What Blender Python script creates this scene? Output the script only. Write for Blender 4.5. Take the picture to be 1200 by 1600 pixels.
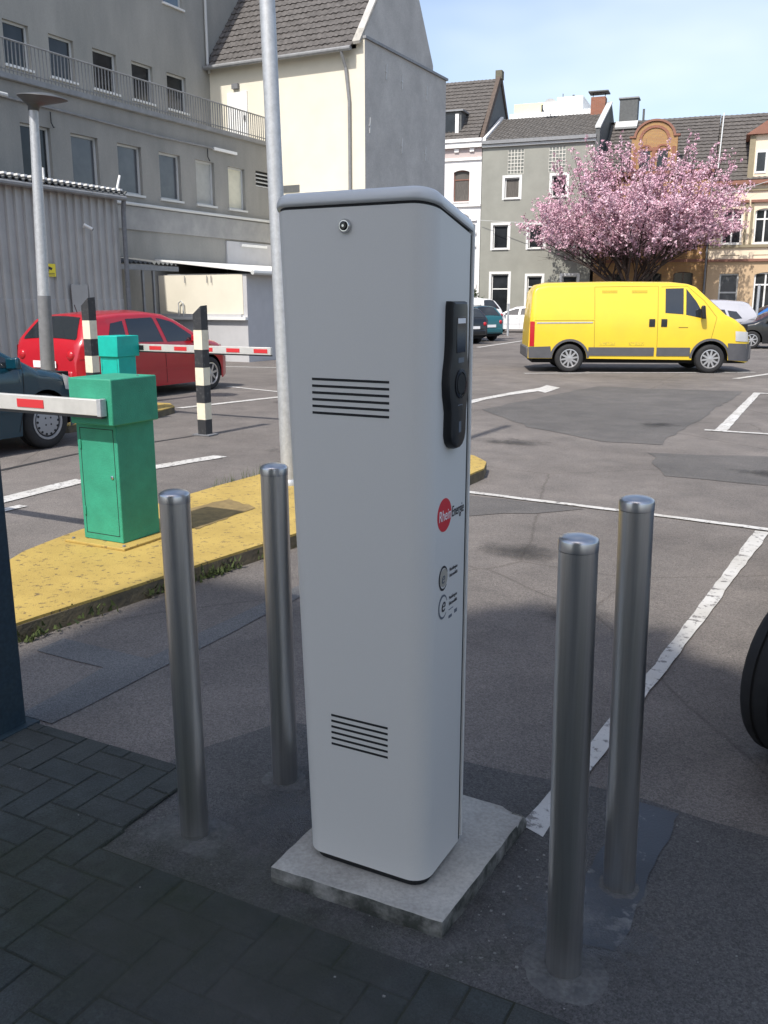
import bpy, bmesh, math, random
from mathutils import Vector
R_ = math.radians
random.seed(7)
scene = bpy.context.scene
for o in list(bpy.data.objects):
    bpy.data.objects.remove(o)
COL = scene.collection

# ------------------------------------------------------------------ camera, sky, sun, exposure
cam_d = bpy.data.cameras.new('camera')
cam = bpy.data.objects.new('camera', cam_d)
COL.objects.link(cam)
cam.location = (0, 0, 1.65)
cam.rotation_euler = (R_(90 - 13.186), 0, R_(27.8))
cam_d.sensor_fit = 'VERTICAL'
cam_d.sensor_height = 24
cam_d.lens = 21.0
cam_d.clip_start = 0.05
cam_d.clip_end = 2000
scene.camera = cam

SUN_EL = 52.0
SUN_H = Vector((-0.05, -1.0)).normalized()
world = bpy.data.worlds.new('World')
scene.world = world
world.use_nodes = True
wn, wl = world.node_tree.nodes, world.node_tree.links
wn.clear()
out = wn.new('ShaderNodeOutputWorld')
bg = wn.new('ShaderNodeBackground')
sky = wn.new('ShaderNodeTexSky')
sky.sky_type = 'NISHITA'
sky.sun_disc = False
sky.sun_elevation = R_(SUN_EL)
sky.sun_rotation = R_(180 - 3)
sky.altitude = 50
sky.air_density = 1.0
sky.dust_density = 2.0
sky.ozone_density = 1.6
bg.inputs['Strength'].default_value = 0.15
# thin veil cloud over the blue
tc = wn.new('ShaderNodeTexCoord')
mp = wn.new('ShaderNodeMapping')
mp.inputs['Scale'].default_value = (1.0, 1.0, 2.6)
nz = wn.new('ShaderNodeTexNoise')
nz.inputs['Scale'].default_value = 1.7
nz.inputs['Detail'].default_value = 4
nz.inputs['Roughness'].default_value = 0.58
rp = wn.new('ShaderNodeValToRGB')
rp.color_ramp.elements[0].position = 0.42
rp.color_ramp.elements[0].color = (0, 0, 0, 1)
rp.color_ramp.elements[1].position = 0.78
rp.color_ramp.elements[1].color = (0.42, 0.42, 0.42, 1)
mx = wn.new('ShaderNodeMixRGB')
mx.inputs[2].default_value = (7.0, 7.2, 7.4, 1)
wl.new(tc.outputs['Generated'], mp.inputs[0]); wl.new(mp.outputs[0], nz.inputs['Vector'])
wl.new(nz.outputs['Fac'], rp.inputs[0]); wl.new(rp.outputs[0], mx.inputs[0])
wl.new(sky.outputs[0], mx.inputs[1]); wl.new(mx.outputs[0], bg.inputs['Color'])
wl.new(bg.outputs[0], out.inputs['Surface'])

sun_d = bpy.data.lights.new('sun', 'SUN')
sun_d.energy = 3.7
sun_d.angle = R_(0.8)
sun_d.color = (1.0, 0.95, 0.88)
sun = bpy.data.objects.new('sun', sun_d)
COL.objects.link(sun)
ce, se = math.cos(R_(SUN_EL)), math.sin(R_(SUN_EL))
sun.rotation_euler = Vector((-SUN_H.x * ce, -SUN_H.y * ce, -se)).to_track_quat('-Z', 'Y').to_euler()
sun.location = (0, -20, 30)

vs = scene.view_settings
vs.view_transform = 'Standard'
vs.look = 'None'
vs.exposure = 0.45
vs.gamma = 1.0
vs.use_curve_mapping = False
scene.cycles.max_bounces = 6

# ------------------------------------------------------------------ materials
MATS = {}
def mat(name, col, rough=0.6, metal=0.0, var=0.0, scale=4.0, bump=0.0, bscale=60.0, col2=None, thr=None,
        spec=None, coat=0.0, stretch=None, trans=0.0, detail=6.0, fine=0.0, ior=None):
    """principled material: base colour mottled by noise (var or towards col2), fine grain and bump"""
    if name in MATS:
        return MATS[name]
    m = bpy.data.materials.new(name)
    m.use_nodes = True
    n, l = m.node_tree.nodes, m.node_tree.links
    b = n['Principled BSDF']
    b.inputs['Roughness'].default_value = rough
    b.inputs['Metallic'].default_value = metal
    if spec is not None: b.inputs['Specular IOR Level'].default_value = spec
    if coat: b.inputs['Coat Weight'].default_value = coat; b.inputs['Coat Roughness'].default_value = 0.04
    if trans: b.inputs['Transmission Weight'].default_value = trans
    c4 = (*col, 1)
    b.inputs['Base Color'].default_value = c4
    need = var or col2 or bump or fine
    if need:
        t = n.new('ShaderNodeTexCoord')
        mpn = n.new('ShaderNodeMapping')
        l.new(t.outputs['Object'], mpn.inputs[0])
        if stretch: mpn.inputs['Scale'].default_value = stretch
        vec = mpn.outputs[0]
    src = None
    if var or col2:
        z = n.new('ShaderNodeTexNoise'); z.inputs['Scale'].default_value = scale
        z.inputs['Detail'].default_value = detail; z.inputs['Roughness'].default_value = 0.62
        l.new(vec, z.inputs['Vector'])
        r = n.new('ShaderNodeValToRGB')
        lo, hi = thr if thr else (0.3, 0.7)
        r.color_ramp.elements[0].position = lo; r.color_ramp.elements[1].position = hi
        if col2:
            r.color_ramp.elements[0].color = c4; r.color_ramp.elements[1].color = (*col2, 1)
        else:
            r.color_ramp.elements[0].color = (*[max(0, c * (1 - var)) for c in col], 1)
            r.color_ramp.elements[1].color = (*[min(1, c * (1 + var)) for c in col], 1)
        l.new(z.outputs['Fac'], r.inputs[0]); src = r.outputs[0]
    if fine:
        z2 = n.new('ShaderNodeTexNoise'); z2.inputs['Scale'].default_value = bscale * 1.3
        z2.inputs['Detail'].default_value = 3
        l.new(vec, z2.inputs['Vector'])
        r2 = n.new('ShaderNodeValToRGB')
        r2.color_ramp.elements[0].position = 0.32; r2.color_ramp.elements[1].position = 0.68
        r2.color_ramp.elements[0].color = (1 - fine, 1 - fine, 1 - fine, 1)
        r2.color_ramp.elements[1].color = (1 + fine, 1 + fine, 1 + fine, 1)
        l.new(z2.outputs['Fac'], r2.inputs[0])
        mm = n.new('ShaderNodeMixRGB'); mm.blend_type = 'MULTIPLY'; mm.inputs[0].default_value = 1
        if src: l.new(src, mm.inputs[1])
        else: mm.inputs[1].default_value = c4
        l.new(r2.outputs[0], mm.inputs[2]); src = mm.outputs[0]
    if src: l.new(src, b.inputs['Base Color'])
    if bump:
        z3 = n.new('ShaderNodeTexNoise'); z3.inputs['Scale'].default_value = bscale; z3.inputs['Detail'].default_value = 5
        l.new(vec, z3.inputs['Vector'])
        bp = n.new('ShaderNodeBump'); bp.inputs['Strength'].default_value = bump; bp.inputs['Distance'].default_value = 0.01
        l.new(z3.outputs['Fac'], bp.inputs['Height']); l.new(bp.outputs[0], b.inputs['Normal'])
    MATS[name] = m
    return m

def asphalt_mat(name, base, tint, crack=True, sc=1.0):
    """worn asphalt: large stains, aggregate speckle (voronoi), bump and hairline cracks"""
    m = bpy.data.materials.new(name); m.use_nodes = True
    n, l = m.node_tree.nodes, m.node_tree.links
    b = n['Principled BSDF']; b.inputs['Roughness'].default_value = 0.85
    b.inputs['Specular IOR Level'].default_value = 0.3
    t = n.new('ShaderNodeTexCoord'); V = t.outputs['Object']
    def noise(s, d=5, r=0.6):
        z = n.new('ShaderNodeTexNoise'); z.inputs['Scale'].default_value = s; z.inputs['Detail'].default_value = d
        z.inputs['Roughness'].default_value = r; l.new(V, z.inputs['Vector']); return z.outputs['Fac']
    def ramp(f, p0, c0, p1, c1):
        r = n.new('ShaderNodeValToRGB'); e = r.color_ramp.elements
        e[0].position, e[1].position = p0, p1
        e[0].color = (*c0, 1) if len(c0) == 3 else c0; e[1].color = (*c1, 1) if len(c1) == 3 else c1
        l.new(f, r.inputs[0]); return r.outputs[0]
    def mul(a, c, f=1.0):
        x = n.new('ShaderNodeMixRGB'); x.blend_type = 'MULTIPLY'; x.inputs[0].default_value = f
        l.new(a, x.inputs[1]); l.new(c, x.inputs[2]); return x.outputs[0]
    c = ramp(noise(0.35, 8, 0.65), 0.36, base, 0.64, tint)
    c = mul(c, ramp(noise(2.3, 6), 0.25, (.8, .8, .8), 0.75, (1.18, 1.16, 1.14)))
    v = n.new('ShaderNodeTexVoronoi'); v.inputs['Scale'].default_value = 170 * sc; l.new(V, v.inputs['Vector'])
    sp = n.new('ShaderNodeSeparateColor'); l.new(v.outputs['Color'], sp.inputs[0])
    c = mul(c, ramp(sp.outputs[0], 0.0, (.72, .70, .69), 1.0, (1.36, 1.33, 1.28)))
    c = mul(c, ramp(noise(260 * sc, 2), 0.3, (.75, .75, .75), 0.7, (1.25, 1.25, 1.25)))
    # scattered pale grit
    v2 = n.new('ShaderNodeTexVoronoi'); v2.inputs['Scale'].default_value = 11; l.new(V, v2.inputs['Vector'])
    g = ramp(v2.outputs['Distance'], 0.03, (2.2, 2.1, 1.95), 0.06, (1, 1, 1))
    c = mul(c, g, 0.7)
    if crack:
        vc = n.new('ShaderNodeTexVoronoi'); vc.feature = 'DISTANCE_TO_EDGE'; vc.inputs['Scale'].default_value = 0.33
        wv = n.new('ShaderNodeMixRGB'); wv.inputs[0].default_value = 0.12
        nn = n.new('ShaderNodeTexNoise'); nn.inputs['Scale'].default_value = 1.6; nn.inputs['Detail'].default_value = 6
        l.new(V, nn.inputs['Vector']); l.new(V, wv.inputs[1]); l.new(nn.outputs['Color'], wv.inputs[2])
        l.new(wv.outputs[0], vc.inputs['Vector'])
        c = mul(c, ramp(vc.outputs['Distance'], 0.0, (.5, .48, .46), 0.004, (1, 1, 1)), 0.55)
    l.new(c, b.inputs['Base Color'])
    bp = n.new('ShaderNodeBump'); bp.inputs['Strength'].default_value = 0.55; bp.inputs['Distance'].default_value = 0.006
    l.new(v.outputs['Distance'], bp.inputs['Height']); l.new(bp.outputs[0], b.inputs['Normal'])
    MATS[name] = m
    return m

def worn_paint(name, col, under, amount=0.5, sc=14):
    """paint on asphalt or concrete, chipped through to what lies under it"""
    m = bpy.data.materials.new(name); m.use_nodes = True
    n, l = m.node_tree.nodes, m.node_tree.links
    b = n['Principled BSDF']; b.inputs['Roughness'].default_value = 0.7
    t = n.new('ShaderNodeTexCoord')
    z = n.new('ShaderNodeTexNoise'); z.inputs['Scale'].default_value = sc; z.inputs['Detail'].default_value = 10; z.inputs['Roughness'].default_value = 0.72
    l.new(t.outputs['Object'], z.inputs['Vector'])
    r = n.new('ShaderNodeValToRGB'); e = r.color_ramp.elements
    e[0].position = 1 - amount; e[0].color = (*col, 1); e[1].position = min(1, 1 - amount + 0.06); e[1].color = (*under, 1)
    l.new(z.outputs['Fac'], r.inputs[0])
    z2 = n.new('ShaderNodeTexNoise'); z2.inputs['Scale'].default_value = 3; z2.inputs['Detail'].default_value = 6
    l.new(t.outputs['Object'], z2.inputs['Vector'])
    r2 = n.new('ShaderNodeValToRGB'); r2.color_ramp.elements[0].position = .3; r2.color_ramp.elements[1].position = .75
    r2.color_ramp.elements[0].color = (.78, .76, .72, 1); r2.color_ramp.elements[1].color = (1.05, 1.05, 1.05, 1)
    l.new(z2.outputs['Fac'], r2.inputs[0])
    x = n.new('ShaderNodeMixRGB'); x.blend_type = 'MULTIPLY'; x.inputs[0].default_value = 1
    l.new(r.outputs[0], x.inputs[1]); l.new(r2.outputs[0], x.inputs[2]); l.new(x.outputs[0], b.inputs['Base Color'])
    bp = n.new('ShaderNodeBump'); bp.inputs['Strength'].default_value = .4; bp.inputs['Distance'].default_value = .006
    z3 = n.new('ShaderNodeTexNoise'); z3.inputs['Scale'].default_value = 120; l.new(t.outputs['Object'], z3.inputs['Vector'])
    l.new(z3.outputs['Fac'], bp.inputs['Height']); l.new(bp.outputs[0], b.inputs['Normal'])
    MATS[name] = m
    return m

def stain(name, col, soft=.5, sc=7.0, dens=1.0):
    """thin film lying on the paving, thinning out irregularly towards its rim"""
    m = bpy.data.materials.new(name); m.use_nodes = True
    n, l = m.node_tree.nodes, m.node_tree.links
    b = n['Principled BSDF']; b.inputs['Base Color'].default_value = (*col, 1); b.inputs['Roughness'].default_value = .9
    t = n.new('ShaderNodeTexCoord')
    s = n.new('ShaderNodeVectorMath'); s.operation = 'SUBTRACT'; s.inputs[1].default_value = (.5, .5, 0); l.new(t.outputs['Generated'], s.inputs[0])
    k = n.new('ShaderNodeVectorMath'); k.operation = 'MULTIPLY'; k.inputs[1].default_value = (2, 2, 0); l.new(s.outputs[0], k.inputs[0])
    d = n.new('ShaderNodeVectorMath'); d.operation = 'LENGTH'; l.new(k.outputs[0], d.inputs[0])
    z = n.new('ShaderNodeTexNoise'); z.inputs['Scale'].default_value = sc; z.inputs['Detail'].default_value = 8; z.inputs['Roughness'].default_value = .7
    l.new(t.outputs['Object'], z.inputs['Vector'])
    a = n.new('ShaderNodeMath'); a.operation = 'MULTIPLY_ADD'; a.inputs[1].default_value = 1.6; l.new(z.outputs['Fac'], a.inputs[0]); l.new(d.outputs['Value'], a.inputs[2])
    r = n.new('ShaderNodeValToRGB'); e = r.color_ramp.elements
    e[0].position = .5; e[0].color = (dens, dens, dens, 1); e[1].position = .5 + soft; e[1].color = (0, 0, 0, 1)
    h = n.new('ShaderNodeMath'); h.operation = 'MULTIPLY'; h.inputs[1].default_value = .6; l.new(a.outputs[0], h.inputs[0]); l.new(h.outputs[0], r.inputs[0])
    l.new(r.outputs[0], b.inputs['Alpha'])
    MATS[name] = m
    return m

def brick_mat(name, c1, c2, mortar, bw=0.24, bh=0.075):
    m = bpy.data.materials.new(name); m.use_nodes = True
    n, l = m.node_tree.nodes, m.node_tree.links
    b = n['Principled BSDF']; b.inputs['Roughness'].default_value = 0.85
    t = n.new('ShaderNodeTexCoord'); mpn = n.new('ShaderNodeMapping'); mpn.inputs['Rotation'].default_value = (R_(90), 0, 0)
    l.new(t.outputs['Object'], mpn.inputs[0])
    k = n.new('ShaderNodeTexBrick'); k.inputs['Scale'].default_value = 1
    k.inputs['Brick Width'].default_value = bw; k.inputs['Row Height'].default_value = bh; k.inputs['Mortar Size'].default_value = 0.008
    k.inputs['Color1'].default_value = (*c1, 1); k.inputs['Color2'].default_value = (*c2, 1); k.inputs['Mortar'].default_value = (*mortar, 1)
    l.new(mpn.outputs[0], k.inputs['Vector']); l.new(k.outputs['Color'], b.inputs['Base Color'])
    MATS[name] = m
    return m

M_ASPH = asphalt_mat('asphalt', (.124, .115, .110), (.186, .173, .165))
M_ASPH_DARK = asphalt_mat('asphalt_patch', (.098, .096, .096), (.125, .121, .120), crack=False, sc=1.3)
M_ASPH_WALK = asphalt_mat('asphalt_walk', (.072, .073, .074), (.108, .108, .109), crack=False)
M_ASPH_PALE = asphalt_mat('asphalt_pale', (.115, .12, .126), (.145, .15, .157), crack=False, sc=1.2)
M_TAR = mat('tar', (.035, .034, .034), .6, var=.3, scale=9)
M_WHITE_LINE = worn_paint('line_paint', (.58, .57, .55), (.2, .19, .185), .46, 18)
M_YELLOW_KERB = worn_paint('island_yellow_paint', (.46, .325, .085), (.17, .12, .055), .445, 20)
M_KERB_SIDE = mat('kerb_side_concrete', (.09, .075, .055), .9, col2=(.2, .16, .09), scale=9, bump=.6, bscale=50)
M_CONC = mat('concrete', (.38, .362, .325), .9, var=.22, scale=5, bump=.35, bscale=70, fine=.12)
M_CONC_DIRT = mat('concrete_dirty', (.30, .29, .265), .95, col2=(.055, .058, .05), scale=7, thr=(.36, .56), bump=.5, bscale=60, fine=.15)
M_MORTAR = mat('mortar_collar', (.135, .132, .127), .95, col2=(.07, .072, .072), scale=14, bump=.6, bscale=60, fine=.2)
M_SOIL = mat('soil', (.07, .055, .035), .95, var=.5, scale=20, bump=.7, bscale=60)
M_MOSS = mat('moss', (.055, .075, .022), .95, var=.5, scale=30)
M_JOINT = mat('joint_moss_soil', (.018, .024, .010), .95, col2=(.030, .030, .024), scale=8, bump=.5, bscale=80)
M_PAVER = [mat('paver_%d' % i, c, .9, var=.2, scale=11, bump=.5, bscale=150, fine=.28) for i, c in
           enumerate(((.038, .045, .043), (.035, .042, .041), (.041, .047, .045), (.038, .043, .041)))]

M_STATION = mat('station_paint', (.665, .65, .615), .45, bump=.06, bscale=420, fine=.025, spec=.4)
M_LID = mat('station_lid_paint', (.64, .645, .64), .28, bump=.03, bscale=300)
M_BLACK = mat('black_plastic', (.012, .013, .015), .42)
M_BLACKGLOSS = mat('black_gloss', (.008, .009, .011), .12)
M_SEAM = mat('dark_seam', (.01, .011, .012), .7)
M_CHROME = mat('chrome', (.55, .55, .56), .18, 1.0)
M_STEEL = mat('brushed_steel', (.66, .65, .63), .31, 1.0, var=.12, scale=3, stretch=(30, 30, .4), bump=.08, bscale=40)
M_STEELCAP = mat('polished_steel', (.52, .52, .53), .30, 1.0)
M_GALV = mat('galvanised', (.50, .515, .53), .55, .55, var=.12, scale=18, fine=.05, bscale=40)
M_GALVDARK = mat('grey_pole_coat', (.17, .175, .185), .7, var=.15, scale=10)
M_ALU = mat('aluminium_arm', (.62, .61, .58), .4, .35, var=.08, scale=12)
M_GREEN = mat('barrier_green', (.028, .27, .165), .62, var=.14, scale=7, bump=.25, bscale=130, fine=.05)
M_TEAL = mat('barrier_teal', (.0, .40, .33), .6, var=.1, scale=7, bump=.2, bscale=130)
M_RED = mat('reflector_red', (.55, .03, .035), .45)
M_WHITE = mat('white_paint', (.78, .78, .76), .5, var=.05, scale=6)
M_CREAMP = mat('post_cream_paint', (.76, .70, .54), .6, col2=(.62, .56, .42), scale=9, thr=(.45, .75))
M_BLACKP = mat('post_black_paint', (.03, .031, .034), .6, col2=(.10, .10, .10), scale=24, thr=(.55, .75))
M_POST = mat('dark_post_paint', (.014, .035, .055), .55, col2=(.03, .05, .06), scale=7, fine=.2, bscale=50)
M_LAMPHEAD = mat('lamp_head_grey', (.075, .08, .085), .45, var=.1, scale=5)
M_TEXT_W = mat('print_white', (.85, .84, .84), .5)
M_TEXT_K = mat('print_black', (.02, .022, .03), .5)
M_LOGO_RED = mat('print_red', (.62, .03, .045), .5)
M_LOGO_GOLD = mat('print_beige', (.40, .37, .31), .5)
M_LOGO_GREY = mat('print_grey', (.12, .14, .17), .5)
M_SIGN_Y = mat('sign_yellow', (.80, .66, .04), .5)

M_FACT = mat('factory_render', (.31, .30, .275), .95, col2=(.225, .225, .21), scale=.8, stretch=(1.6, 1.6, .5), bump=.4, bscale=25, fine=.05, detail=9)
M_FACT2 = mat('factory_render_upper', (.36, .35, .32), .95, col2=(.265, .265, .245), scale=.6, stretch=(1.6, 1.6, .5), bump=.4, bscale=25, fine=.05, detail=9)
M_BAND = mat('weathered_band', (.34, .335, .32), .95, col2=(.25, .25, .245), scale=2.2, bump=.3, bscale=30)
M_CREAM = mat('cream_render', (.71, .665, .55), .9, var=.05, scale=1.2, bump=.2, bscale=25)
M_GREYW = mat('grey_render', (.52, .505, .475), .95, col2=(.39, .38, .36), scale=1.1, bump=.5, bscale=20, fine=.08, detail=10)
M_GREYPANEL = mat('grey_panel', (.46, .46, .47), .8, var=.05, scale=3)
M_SHED = mat('shed_sheet', (.40, .39, .375), .55, .2, var=.10, scale=1.5)
M_ROOFDARK = mat('roof_tile_dark', (.098, .090, .085), .85, var=.35, scale=6, fine=.15, bscale=30)
M_ROOFBROWN = mat('roof_tile_brown', (.098, .088, .080), .85, var=.35, scale=5, fine=.15, bscale=30)
M_ROOFGREY = mat('roof_tile_grey', (.135, .125, .115), .85, var=.35, scale=5, fine=.15, bscale=30)
M_LEAD = mat('zinc_gutter', (.26, .265, .27), .6, .4, var=.15, scale=6)
M_FRAME = mat('window_frame_white', (.74, .74, .72), .5)
M_FRAMEG = mat('window_frame_grey', (.52, .53, .52), .55)
M_GLASS = mat('window_glass', (.022, .025, .028), .08, var=.6, scale=.9, spec=.45)
M_GLASS2 = mat('window_glass_dusty', (.10, .105, .11), .16, col2=(.055, .06, .07), scale=1.5, spec=.8)
M_BLIND = mat('pale_blind', (.40, .40, .37), .8, var=.08, scale=5)
M_BLINDC = mat('cream_blind', (.62, .60, .48), .8, var=.1, scale=3)
M_CURTAIN = mat('net_curtain', (.11, .10, .09), .9, var=.4, scale=6, stretch=(6, 6, .5))
M_HOUSEWHITE = mat('house_white', (.82, .80, .78), .9, var=.04, scale=2)
M_HOUSEGREY = mat('house_grey_green', (.285, .285, .25), .95, var=.10, scale=.8, bump=.3, bscale=20)
M_HOUSECREAM = mat('house_cream', (.78, .66, .50), .9, var=.05, scale=1)
M_HOUSETAN = mat('house_tan', (.52, .38, .24), .9, var=.08, scale=1)
M_TRIM = mat('brown_trim', (.25, .12, .085), .8, var=.1, scale=4)
M_TRIMOLIVE = mat('olive_trim', (.27, .23, .15), .8, var=.1, scale=4)
M_BRICK = brick_mat('ochre_brick', (.40, .235, .085), (.34, .18, .075), (.30, .22, .14))
M_BRICKRED = brick_mat('red_brick', (.30, .11, .065), (.24, .085, .05), (.25, .18, .14))
M_SLATE = mat('slate', (.10, .105, .105), .7, var=.2, scale=8)
M_APT = mat('apartment_yellow', (.74, .68, .42), .9, var=.03)
M_APTW = mat('apartment_white', (.80, .80, .78), .9)
M_BARK = mat('bark', (.060, .042, .036), .9, var=.35, scale=12, bump=.6, bscale=30)
M_BLOSSOM = [mat('blossom_%d' % i, c, .75) for i, c in enumerate(((.66, .42, .50), (.55, .32, .40), (.74, .54, .60)))]
for m_ in M_BLOSSOM:
    m_.node_tree.nodes['Principled BSDF'].inputs['Subsurface Weight'].default_value = 0.0
M_LEAF = mat('leaf', (.045, .085, .022), .7, var=.4, scale=3)
M_RUBBER = mat('tyre_rubber', (.018, .018, .019), .8, var=.2, scale=20)
M_RIM = mat('rim_silver', (.50, .50, .51), .35, .7)
M_RIMGREY = mat('hubcap_grey', (.34, .345, .36), .45, .3)
M_UNDER = mat('underbody', (.008, .008, .009), .9)
M_CARGLASS = mat('car_glass', (.018, .022, .026), .05, spec=.9)
M_LAMPGLASS = mat('headlamp', (.62, .63, .64), .12, .3)
M_TAIL = mat('tail_lamp', (.42, .012, .02), .2)
M_PLASTIC = mat('bumper_grey', (.085, .085, .092), .6, var=.1, scale=6)

# ------------------------------------------------------------------ mesh helpers
class MB:
    """collects shapes for ONE mesh object"""
    def __init__(s):
        s.v, s.f = [], []
    def add(s, vs, fs):
        k = len(s.v); s.v += [tuple(p) for p in vs]; s.f += [tuple(i + k for i in f) for f in fs]; return s
    def box(s, x0, x1, y0, y1, z0, z1):
        if x1 < x0: x0, x1 = x1, x0
        if y1 < y0: y0, y1 = y1, y0
        if z1 < z0: z0, z1 = z1, z0
        return s.add([(x0, y0, z0), (x1, y0, z0), (x1, y1, z0), (x0, y1, z0), (x0, y0, z1), (x1, y0, z1), (x1, y1, z1), (x0, y1, z1)],
                     [(0, 3, 2, 1), (4, 5, 6, 7), (0, 1, 5, 4), (1, 2, 6, 5), (2, 3, 7, 6), (3, 0, 4, 7)])
    def hexa(s, b, t):
        return s.add(list(b) + list(t), [(0, 3, 2, 1), (4, 5, 6, 7), (0, 1, 5, 4), (1, 2, 6, 5), (2, 3, 7, 6), (3, 0, 4, 7)])
    def prism(s, poly, z0, z1):
        n = len(poly)
        return s.add([(x, y, z0) for x, y in poly] + [(x, y, z1) for x, y in poly],
                     [tuple(range(n - 1, -1, -1)), tuple(range(n, 2 * n))] + [(i, (i + 1) % n, n + (i + 1) % n, n + i) for i in range(n)])
    def prism_y(s, poly, y0, y1):      # polygon in (x, z), extruded along y; poly counter-clockwise seen from -y
        n = len(poly)
        return s.add([(x, y0, z) for x, z in poly] + [(x, y1, z) for x, z in poly],
                     [tuple(range(n)), tuple(range(2 * n - 1, n - 1, -1))] + [((i + 1) % n, i, n + i, n + (i + 1) % n) for i in range(n)])
    def prism_x(s, poly, x0, x1):      # polygon in (y, z)
        n = len(poly)
        return s.add([(x0, y, z) for y, z in poly] + [(x1, y, z) for y, z in poly],
                     [tuple(range(n - 1, -1, -1)), tuple(range(n, 2 * n))] + [(i, (i + 1) % n, n + (i + 1) % n, n + i) for i in range(n)])
    def cyl(s, p, q, r0, r1=None, n=12, caps=True):
        r1 = r0 if r1 is None else r1
        p, q = Vector(p), Vector(q); d = (q - p).normalized()
        a = d.orthogonal().normalized(); b = d.cross(a)
        vs = []
        for c, r in ((p, r0), (q, r1)):
            for i in range(n):
                t = 2 * math.pi * i / n; vs.append(c + (a * math.cos(t) + b * math.sin(t)) * r)
        fs = [(i, (i + 1) % n, n + (i + 1) % n, n + i) for i in range(n)]
        if caps: fs += [tuple(range(n - 1, -1, -1)), tuple(range(n, 2 * n))]
        return s.add(vs, fs)
    def tube(s, pts, rad, n=6):
        pts = [Vector(p) for p in pts]; rings = []
        for i, p in enumerate(pts):
            d = (pts[min(i + 1, len(pts) - 1)] - pts[max(i - 1, 0)]).normalized()
            a = d.cross(Vector((.13, .27, .95))).normalized(); b = d.cross(a)
            r = rad[i] if isinstance(rad, (list, tuple)) else rad
            rings.append([p + (a * math.cos(2 * math.pi * k / n) + b * math.sin(2 * math.pi * k / n)) * r for k in range(n)])
        vs = [v for r in rings for v in r]; fs = []
        for i in range(len(pts) - 1):
            for k in range(n): fs.append((i * n + k, i * n + (k + 1) % n, (i + 1) * n + (k + 1) % n, (i + 1) * n + k))
        fs += [tuple(range(n - 1, -1, -1)), tuple(range((len(pts) - 1) * n, len(pts) * n))]
        return s.add(vs, fs)
    def lathe(s, prof, c=(0, 0, 0), n=24, axis='z'):
        vs = []
        for r, h in prof:
            for k in range(n):
                t = 2 * math.pi * k / n; x, y = r * math.cos(t), r * math.sin(t)
                vs.append((c[0] + x, c[1] + y, c[2] + h) if axis == 'z' else (c[0] + x, c[1] + h, c[2] + y))
        m = len(prof); fs = []
        for i in range(m - 1):
            for k in range(n):
                q = (i * n + k, i * n + (k + 1) % n, (i + 1) * n + (k + 1) % n, (i + 1) * n + k)
                fs.append(q if axis == 'z' else q[::-1])
        fs += [tuple(range(n - 1, -1, -1)), tuple(range((m - 1) * n, m * n))]
        return s.add(vs, fs)
    def loft(s, rings, closed=True, caps=True):
        n = len(rings[0]); vs = [p for r in rings for p in r]; fs = []
        for i in range(len(rings) - 1):
            for k in range(n if closed else n - 1):
                fs.append((i * n + k, i * n + (k + 1) % n, (i + 1) * n + (k + 1) % n, (i + 1) * n + k))
        if caps: fs += [tuple(range(n - 1, -1, -1)), tuple(range((len(rings) - 1) * n, len(rings) * n))]
        return s.add(vs, fs)
    def grid(s, fn, nu, nv):
        vs = [fn(i / nu, j / nv) for j in range(nv + 1) for i in range(nu + 1)]
        return s.add(vs, [(j * (nu + 1) + i, j * (nu + 1) + i + 1, (j + 1) * (nu + 1) + i + 1, (j + 1) * (nu + 1) + i) for j in range(nv) for i in range(nu)])
    def build(s, name, m, parent=None, origin=None, smooth=False, bevel=0, segs=2, auto=None):
        me = bpy.data.meshes.new(name)
        vs = s.v
        if origin is not None: vs = [(x - origin[0], y - origin[1], z - origin[2]) for x, y, z in vs]
        me.from_pydata(vs, [], s.f); me.update()
        if isinstance(m, (list, tuple)):
            for q in m: me.materials.append(q)
        else: me.materials.append(m)
        o = bpy.data.objects.new(name, me); COL.objects.link(o)
        if parent is not None: o.parent = parent
        if bevel:
            bv = o.modifiers.new('bevel', 'BEVEL'); bv.width = bevel; bv.segments = segs; bv.limit_method = 'ANGLE'; bv.angle_limit = R_(40)
            smooth = True; auto = auto or 40
        if smooth:
            me.polygons.foreach_set('use_smooth', [True] * len(me.polygons))
            if auto:
                try: me.set_sharp_from_angle(angle=R_(auto))
                except Exception: pass
        return o

def tag(o, label=None, cat=None, group=None, kind=None):
    if label: o['label'] = label
    if cat: o['category'] = cat
    if group: o['group'] = group
    if kind: o['kind'] = kind
    return o
def thing(name, label, cat, loc=(0, 0, 0), rz=0.0, group=None):
    o = bpy.data.objects.new(name, None); COL.objects.link(o)
    o.location = loc; o.rotation_euler = (0, 0, rz); o.empty_display_size = .3
    return tag(o, label, cat, group)
def copy_tree(o, parent=None):
    c = o.copy(); COL.objects.link(c)
    if parent is not None: c.parent = parent
    for ch in [x for x in bpy.data.objects if x.parent == o]:
        copy_tree(ch, c)
    return c
def rrect(x0, x1, y0, y1, r, n=6):
    """rounded rectangle, counter-clockwise; r = four radii: x0y0, x1y0, x1y1, x0y1"""
    if not isinstance(r, (list, tuple)): r = [r] * 4
    out = []
    for (cx, cy, rr, a0) in ((x0 + r[0], y0 + r[0], r[0], 180), (x1 - r[1], y0 + r[1], r[1], 270), (x1 - r[2], y1 - r[2], r[2], 0), (x0 + r[3], y1 - r[3], r[3], 90)):
        for k in range(n + 1):
            t = R_(a0 + 90 * k / n); out.append((cx + rr * math.cos(t), cy + rr * math.sin(t)))
    return out
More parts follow.
